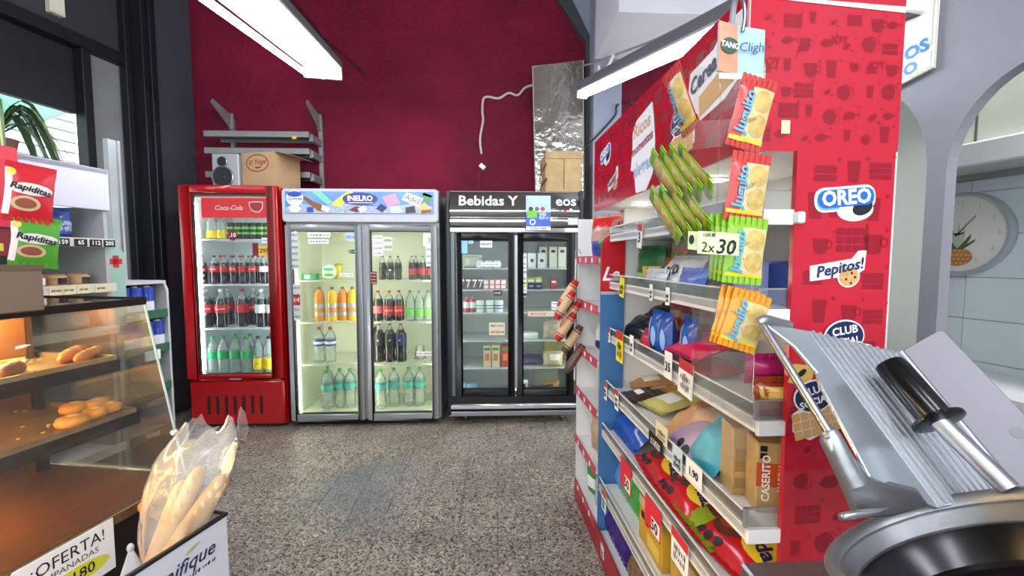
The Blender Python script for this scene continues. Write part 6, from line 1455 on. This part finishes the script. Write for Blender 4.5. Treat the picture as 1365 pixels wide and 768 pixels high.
# the lettered face runs from the near corner to the far corner in the aisle
c1 = W.ony(300, 683, 1.06); c0 = W.ony(178, 775, .86)
dirv = (Vector((c1.x, c1.y, 0)) - Vector((c0.x, c0.y, 0))).normalized(); nrm = Vector((dirv.y, -dirv.x, 0)); zt_ = c1.z
Lg = (Vector((c1.x, c1.y, 0)) - Vector((c0.x, c0.y, 0))).length + .12
bk_.location = (c1.x, c1.y, 0); bk_.rotation_euler = (0, 0, math.atan2(dirv.y, dirv.x)); OFF[bk_.name] = Vector()
# local: x back along the face (negative towards the viewer), y away from the aisle
wb = M('bread_box_white', '#c9ccd2', .5); Wd = .15
for nm, x0, x1, y0, y1 in (('front_wall', -Lg, 0, -.004, 0), ('end_wall', -.004, 0, 0, Wd), ('rear_wall', -Lg, 0, Wd, Wd+.004), ('near_wall', -Lg, -Lg+.004, 0, Wd)): slab(bk_, nm, wb if nm in ('front_wall', 'end_wall') else M('bread_box_inside', '#3c3b3c', .7), x0, x1, y0, y1, 0, zt_-.004 if nm in ('front_wall', 'end_wall') else zt_-.17)
q = MB(); q.box(-Lg, .002, -.006, .002, zt_-.008, zt_); q.box(-.004, .002, .002, Wd+.006, zt_-.008, zt_); q.build('black_rim', ink, bk_)
slab(bk_, 'bottom', wb, -Lg, 0, 0, Wd, 0, .004)
S = basis((1,0,0), (0,0,1), (0,-1,0), (0, -.0045, 0))
tx(bk_, S, 'Magnifique', -.135, zt_-.062, .046, M('ink_navy', '#232a4c', .5), .001, 0, .01, .3); 
deco(bk_, S, 'circle_mark', rrect(-.252, zt_-.03, -.222, zt_-.006, .008), ink, .0006); tx(bk_, S, '65', -.237, zt_-.018, .015, paper, .0022); deco(bk_, S, 'leaf_mark', ell(.018,.004,12,-.09,zt_-.032,.3), M('mark_gold','#b9a777',.5), .0008)
scribble(bk_, S, -.12, -.03, zt_-.092, .018, M('ink_navy', ''), .0008); scribble(bk_, S, -.30, -.255, zt_-.02, .014, M('ink_navy', ''), .0008)
# baguettes and their bag
crust = M('baguette_crust', '#c9a268', .5, var=(20, .2))
fp0 = Vector((c1.x, c1.y, 0))
def BPt(px, py, dep):      # a point dep behind the lettered face of the bread box
    d = W._d(px, py); e = Vector((0, 0, EYE)); t_ = ((fp0 - nrm*dep) - e).dot(nrm)/d.dot(nrm); return e + d*t_
for i, (pa, pb, d0, d1, r_) in enumerate((((216,735),(268,622),.085,.06,.020), ((243,715),(302,632),.045,.015,.022), ((206,742),(245,640),.12,.10,.018))):
    a, b = BPt(*pa, d0), BPt(*pb, d1); a = a - (b-a)*.35
    b_ = thing('baguette', ('pale baguette in the middle of the plastic bag', 'baguette nearest the aisle in the plastic bag', 'slim baguette nearest the counter in the plastic bag')[i], 'baguette', W, tuple(a), group='baguettes in the plastic bag')
    q = MB(); q.tube([a + (b-a)*t_ for t_ in (0,.03,.1,.3,.5,.7,.9,.97,1)], [.004, r_*.7, r_*.95, r_, r_*1.02, r_, r_*.9, r_*.6, .004], 14); q.build('crust', crust, b_, True, sharp=80)
    q = MB()
    for t_ in (.55,.66,.77,.88): q.ball(a + (b-a)*t_ + Vector((.004,-r_*.86,.004)), r_*.3, .006, r_*.5, 8, 5)
    q.build('crust_score', M('baguette_score', '#dcc08e', .5), b_, True)
bag = thing('plastic_bag', 'wrinkled clear plastic bag standing around the baguettes', 'bag', W, tuple(W.ony(235, 700, .98)))
ctr = [((222,745),30),((228,715),36),((238,680),44),((250,645),48),((264,612),46),((276,588),40),((287,572),36)]
rings = []
for j in range(len(ctr)*2-1):
    k, f = j//2, (j % 2)*.5
    (x0, y0), w0 = ctr[k]; (x1, y1), w1 = ctr[min(k+1, len(ctr)-1)]
    px, py, hw_ = x0+(x1-x0)*f, y0+(y1-y0)*f, w0+(w1-w0)*f
    c_ = BPt(px, py, .07 if j < 5 else .05); rw = hw_*c_.y/FPX; N = 30; rg = []
    for i in range(N):
        t_ = 2*math.pi*i/N; wv = 1 + .13*math.sin(5*t_ + j*.35) + .16*noise.noise(Vector((math.cos(t_)*1.6, math.sin(t_)*1.6, j*.28)))
        dz = 0
        if j >= 10: dz = (.03 + .0)*noise.noise(Vector((math.cos(t_)*1.9+4, math.sin(t_)*1.9, 0)))*(j-9)
        rg.append(c_ + Vector((rw*math.cos(t_)*wv, rw*(.5 if j < 5 else .7)*math.sin(t_)*wv, dz)))
    rings.append(rg)
q = MB(); q.loft(rings, True, False); q.build('bag_film', glass('bag_film', '#faf9f5', .18, .15, '#f2efe6', .9), bag, True, sharp=180)
# twisted ring of rusk visible under the counter edge
rk = thing('rusk_roll', 'ridged golden rusk roll in the shadow beside the bread box', 'bread', L, tuple(L.onx(203, 684, -1.16)))
a = L.onx(190, 677, -1.14); b = L.onx(217, 690, -1.14)
for i in range(6): c_ = a.lerp(b, i/5); MB().ball(c_, .013, .0075, .015, 12, 8).build('ridge', M('rusk_gold', '#b07a34', .5), rk, True)
MB().tube([a, b], .009, 8).build('core', M('rusk_gold', ''), rk, True)
pb = thing('paper_twist', 'crumpled white paper bag between the counter and the bread box', 'bag', L, tuple(L.onx(172, 760, -1.12)))
a = L.onx(175, 748, -1.10); q = MB(); rings = []
for j in range(6):
    t_ = j/5; rings.append([a + Vector(((.004+.03*t_)*math.cos(x)*(1+.2*math.sin(3*x)), (.004+.03*t_)*math.sin(x)*(1+.25*math.cos(4*x)), .03-.09*t_)) for x in [2*math.pi*i/14 for i in range(14)]])
q.loft(rings); q.build('paper', M('paper_bag_white', '#c3c3c3', .6), pb, True); MB().ball(a + Vector((0,0,.034)), .008, .008, .012, 8, 6).build('twist', M('paper_bag_white', ''), pb, True)

# white shelf unit behind the counter
us = thing('shelf_unit', 'white shop shelf unit with blank header panel behind the counter', 'shelf', L, (-2.1, 1.2, 0))
SX = -1.9
slab(us, 'back_panel', M('shelf_back_grey', '#8d9090', .5), -2.28, -2.26, .55, 1.52, 0, 1.70)
slab(us, 'end_panel', M('shelf_end_grey', '#a5a8a6', .45, var=(4, .06)), -2.26, SX-.01, 1.505, 1.52, 0, 1.57)
slab(us, 'header_panel', M('shelf_header_white', '#c4c4cf', .4), SX-.012, SX, .55, 1.527, 1.555, 1.72, .002)
slab(us, 'top_board', M('shelf_header_white', ''), -2.28, SX, .55, 1.527, 1.70, 1.72)
UT = []
for z in (1.415, 1.235, 1.06, .90, .56):
    q = MB(); q.box(-2.26, SX, .55, 1.52, z, z+.018); sb = q.build('shelf_board', gw, us); UT.append(z+.018)
    slab(sb, 'price_rail', M('rail_cream', '#cbc7b4', .5), SX-.002, SX+.004, .55, 1.53, z-.008, z+.026)
def shelf_prints(py0, items, z):
    for i, (px, s_) in enumerate(items):
        p = L.onx(px, py0, SX+.006); S = basis((0,1,0), (0,0,1), (1,0,0), (SX+.005, p.y, z))
        c_ = thing('price_tag', f'{ORD[i]} black price tag from the left on the white unit, reading {s_}', 'price tag', L, (SX+.005, p.y, z))
        deco(c_, S, 'card', rect(-.022, -.014, .022, .014), ink, 0, .001); tx(c_, S, s_, 0, 0, .022, paper, .002)
shelf_prints(324, ((84, '159'), (108, '65'), (128, '112'), (146, '205')), 1.422)
for i, px in enumerate((75, 92, 112, 135)):
    p = L.onx(px, 385, SX+.006); c_ = thing('price_tag', f'{ORD[i]} cream handwritten price slip from the left on the lower rail of the white unit', 'price tag', L, (SX+.005, p.y, 1.242), group='cream price slips')
    S = basis((0,1,0), (0,0,1), (1,0,0), (SX+.005, p.y, 1.242)); deco(c_, S, 'card', rect(-.022, -.016, .022, .016), M('slip_cream', ''), 0, .001); scribble(c_, S, -.018, .018, 0, .02, ink, .0014)
RL = math.pi/2 + L.a
packet('bread_bag', 'blue and clear bag of sliced bread on the white shelf unit', 'bread', L.w((-2.02, 1.40, UT[0])), (.14, .115, .09), M('bread_bag_blue', '#3f63b0', .3, var=(14, .3)), (0, 0, RL), bands=[(.1,.9,.3,.65,M('bread_bag_clear', '#b9c4d6', .3)), (.55,.95,.02,.2,M('bread_bag_navy', '#1c3a8a', .35))], seed=131, lump=.5)
packet('bread_bag', 'dark bag of bread behind the hanging tortilla packs', 'bread', L.w((-2.05, 1.27, UT[0])), (.14, .12, .09), M('bread_bag_brown', '#4a3a44', .35), (0, 0, RL), seed=132)
for i, y in enumerate((1.30, 1.37, 1.45)):
    packet('bun_pack', f'{ORD[i]} pack of burger buns from the left on the second shelf of the white unit', 'bread', L.w((-1.98, y, UT[1])), (.075, .05, .09), M('bun_pack', '#b58d66', .4), (0, 0, RL), bands=[(.3,.7,.2,.7,darklab if i else paper)], seed=133+i, crimp=False, lump=.1, group='bun packs')
packet('cloth_pack', 'crumpled grey bag on the third shelf of the white unit', 'bag', L.w((-1.99, 1.42, UT[2])), (.15, .075, .1), M('bag_silver', '#9fa5a8', .3), (0, 0, RL), seed=138, lump=.6)
# tortilla packs on a hanging strip, red box beside them
hk = thing('hanging_rail', 'thin metal peg holding the tortilla packs', 'peg', L, (-1.72, .98, 1.72))
MB().tube([(-1.92,.97,1.69),(-1.66,.97,1.69)], .003, 6).build('peg', steel, hk, True); MB().ball((-1.66,.97,1.69), .005, .005, .005).build('peg_tip', black, hk, True)
for i, (nm, m_, px, py0, py1) in enumerate((('red', M('tortilla_red', '#c41f2a', .3), 37, 224, 292), ('green', M('tortilla_green', '#4f9a2a', .3), 45, 294, 352))):
    a, b = L.onx(px, py1, -1.70), L.onx(px, py0, -1.70)
    packet('tortilla_pack', f'{nm} wheat tortilla pack hanging at the shelf end', 'tortillas', L.w((-1.70, a.y, a.z)), (.112, b.z-a.z, .02), m_, rotm=Matrix.Rotation(RL-.35, 4, 'Z') @ Matrix.Rotation(rad(6), 4, 'Y'), seed=141+i, lump=.1,
        bands=[(.0,.13,.05,.95,M('pack_white','#e0d8d0',.35)),(.06,.96,.46,.70,M('pack_white',''),1),(.12,.72,.14,.44,M('tortilla_tan', '#c9a884', .5),1),(.2,.64,.19,.39,M('tortilla_filling', '#8a4a2c', .5),1),(.02,.2,.80,.95,jyel,1)], texts=[('Rapiditas', .5, .58, .026, ink, rad(-8)), ])
rb_ = thing('red_display_board', 'plain red display board fixed on the front of the white shelf unit', 'display board', L, (-1.87, .9, 1.37))
slab(rb_, 'board', M('display_box_red', '#c8203a', .4), -1.896, -1.84, .56, 1.20, 1.46, 1.725, .003); slab(rb_, 'lower_panel', M('display_box_dark', '#7c1220', .4), -1.896, -1.85, .56, 1.18, 1.37, 1.46)
slab(rb_, 'yellow_tag', jyel, -1.85, -1.848, 1.10, 1.15, 1.385, 1.41)
# items under the red box
wsn = thing('white_notice', 'white notice panel with red letters below the red display box', 'sign', L, (-1.81, .95, 1.28))
slab(wsn, 'panel', paper, -1.83, -1.822, .6, .99, 1.262, 1.355); S = basis((0,1,0),(0,0,1),(1,0,0),(-1.822,0,0)); tx(wsn, S, 'EI', .92, 1.295, .045, redlab, .001)
kn = thing('black_clip', 'black plastic clip standing on the counter by the notice', 'clip', L, (-1.75, .95, 1.245))
slab(kn, 'foot', black, -1.76, -1.73, .98, 1.05, 1.245, 1.26, .004); slab(kn, 'stem', black, -1.755, -1.74, .985, 1.005, 1.26, 1.34, .004); slab(kn, 'knob', black, -1.758, -1.737, .98, 1.02, 1.32, 1.345, .004)
# narrow milk rack
rk_ = thing('milk_rack', 'narrow white milk rack with green shelf fronts by the dark pier', 'rack', L, (-2.2, 1.82, 0))
rg = M('rack_green', '#1f5c3c', .4); rw_ = M('rack_white', '#b7bab8', .4)
slab(rk_, 'back_panel', M('rack_back', '#8f9492', .5), -2.36, -2.345, 1.70, 1.945, 0, 1.245)
q = MB(); q.prism([(-2.345,0),(-2.10,0),(-2.10,1.20),(-2.115,1.235),(-2.145,1.25),(-2.345,1.25)], 0, .012, basis((1,0,0),(0,0,1),(0,-1,0),(0,1.948,0))); q.build('far_side', rw_, rk_)
q = MB(); q.prism([(-2.345,0),(-2.10,0),(-2.10,1.25),(-2.345,1.25)], 0, .010, basis((1,0,0),(0,0,1),(0,-1,0),(0,1.712,0))); q.build('near_side', M('rack_green_side', '#5f8a70', .35), rk_)
q = MB(); q.box(-2.345,-2.10,1.712,1.936,1.235,1.25); q.build('top_board', rw_, rk_)
RT = []
for z in (1.075, .90, .70, .475):
    q = MB(); q.box(-2.345, -2.10, 1.714, 1.934, z, z+.012); q.build('shelf_board', rw_, rk_)
    f = slab(rk_, 'shelf_front', rg, -2.10, -2.095, 1.714, 1.934, z-.012, z+.03); RT.append(z+.012)
tx(rk_, basis((0,1,0),(0,0,1),(1,0,0),(-2.095,0,0)), 'AdeS', 1.82, .485, .034, paper, .001, 0, .0, .15); scribble(rk_, basis((0,1,0),(0,0,1),(1,0,0),(-2.095,0,0)), 1.725, 1.76, 1.085, .02, paper, .001)
slab(rk_, 'paper_notice', paper, -2.093, -2.092, 1.80, 1.88, .855, .905)
cm = thing('cross_sign', 'pale green sign with red cross above the milk rack side', 'sign', L, (-2.09, 1.70, 1.3))
S = basis((0,1,0),(0,0,1),(1,0,0),(-2.06,0,0)); deco(cm, S, 'board', rrect(1.62, 1.10, 1.70, 1.40, .02), M('board_mint', '#8fb5a0', .4), 0, .004)
deco(cm, S, 'red_cross', rect(1.635, 1.335, 1.69, 1.36), redlab, .004); deco(cm, S, 'red_cross', rect(1.65, 1.32, 1.675, 1.375), redlab, .004)
slab(cm, 'stand', greymetal, -2.075, -2.06, 1.652, 1.668, 0, 1.2)
sp_ = thing('steel_post', 'pale galvanised steel post behind the white shelf unit', 'post', L, (-2.35, 1.85, 0))
a = L.onx(148, 300, -2.42); b = L.onx(164, 300, -2.42)
q = MB(); q.box(-2.44,-2.42,a.y,b.y,0,1.98); q.box(-2.42,-2.41,a.y,a.y+.012,0,1.98); q.box(-2.42,-2.41,b.y-.012,b.y,0,1.98); q.build('channel', M('galvanised', '#a9aeae', .35, .6, var=(8,.1)), sp_); slab(sp_, 'foot_plate', greymetal, -2.47, -2.39, a.y-.02, b.y+.02, 0, .006)
for r_, (z, kd, n_) in enumerate(((RT[0], 'milk_r', 3), (RT[1], 'milk_b', 4))):
    for i in range(n_):
        y = 1.745 + i*(.055 if n_ == 4 else .06)
        bottle(kd, L.w((-2.14, y, z)), f'{ORD[i]} blue and white milk bottle from the left on the {("top", "second")[r_]} rack shelf', 'milk', 'milk bottles on the rack', .9, 'milk_bottle')
# plant on the shelf unit
pl = thing('potted_dracaena', 'potted plant with long striped leaves by the shop window', 'plant', L, (-2.15, 1.33, 1.72))
MB().lathe([(.05,0),(.065,.08),(.068,.085),(.06,.085),(.058,.07),(.001,.07)], 18, Matrix.Translation((-2.15,1.33,1.72))).build('pot', M('pot_brown', '#5a4030', .6), pl, True)
lg = M('leaf_green_dark', '#3d5a2c', .45, var=(20, .2)); lg2 = M('leaf_stripe', '#9aa85c', .45)
for i in range(13):
    rr = random.Random(i+3); az = rr.uniform(.3, 2.6) if i < 9 else rr.uniform(0, 6.28); ln = rr.uniform(.14, .30); up = rr.uniform(.10, .22)
    base = Vector((-2.15, 1.33, 1.76)); q = MB(); lft, rgt, mid = [], [], []
    for k in range(9):
        t_ = k/8; r_ = ln*t_; h = up*math.sin(min(1., t_*1.15)*math.pi*.95)*1.0 + .03*(1-t_) - .10*t_*t_
        c_ = base + Vector((math.cos(az)*r_*.75, math.sin(az)*r_, h)); w_ = .016*math.sin(math.pi*min(1, .12+t_*.88)) + .001
        sd_ = Vector((-math.sin(az), math.cos(az), 0))*w_; lft.append(c_ - sd_ + Vector((0,0,.004))); rgt.append(c_ + sd_ + Vector((0,0,.004))); mid.append(c_)
    q.loft([[a, b, c] for a, b, c in zip(lft, mid, rgt)], False, False); lo = q.build('leaf', lg, pl, True, sharp=180)
    q = MB(); q.loft([[m.lerp(l, .3) + Vector((0,0,.0012)), m + Vector((0,0,.0012)), m.lerp(r, .3) + Vector((0,0,.0012))] for l, m, r in zip(lft, mid, rgt)], False, False); q.build('stripe', lg2, lo, True, sharp=180)
jb_ = thing('junction_box', 'small white junction box high on the dark wall', 'box', L, (-3.6, 2.4, 3.2))
p = L.onx(71, 6, -3.59); slab(jb_, 'box_body', M('box_ivory', '#c9c4b0', .5), -3.6, -3.55, p.y-.045, p.y+.045, p.z-.07, p.z+.07, .006); slab(jb_, 'cover', M('box_ivory_light', '#d9d4c0', .5), -3.55, -3.545, p.y-.035, p.y+.035, p.z-.055, p.z+.055)
# unseen fill lights added behind the viewer to brighten the shop and gondola
fixture('unseen four-tube fill light added behind the viewer on the left', Vector((-.6, -.4, 3.1)), (.146, -1.023, -.1), 1.5, .26, 4)
fixture('unseen four-tube fill light added behind the viewer on the right', Vector((.75, -.3, 2.9)), (.146, -1.023, -.1), 1.5, .26, 4)
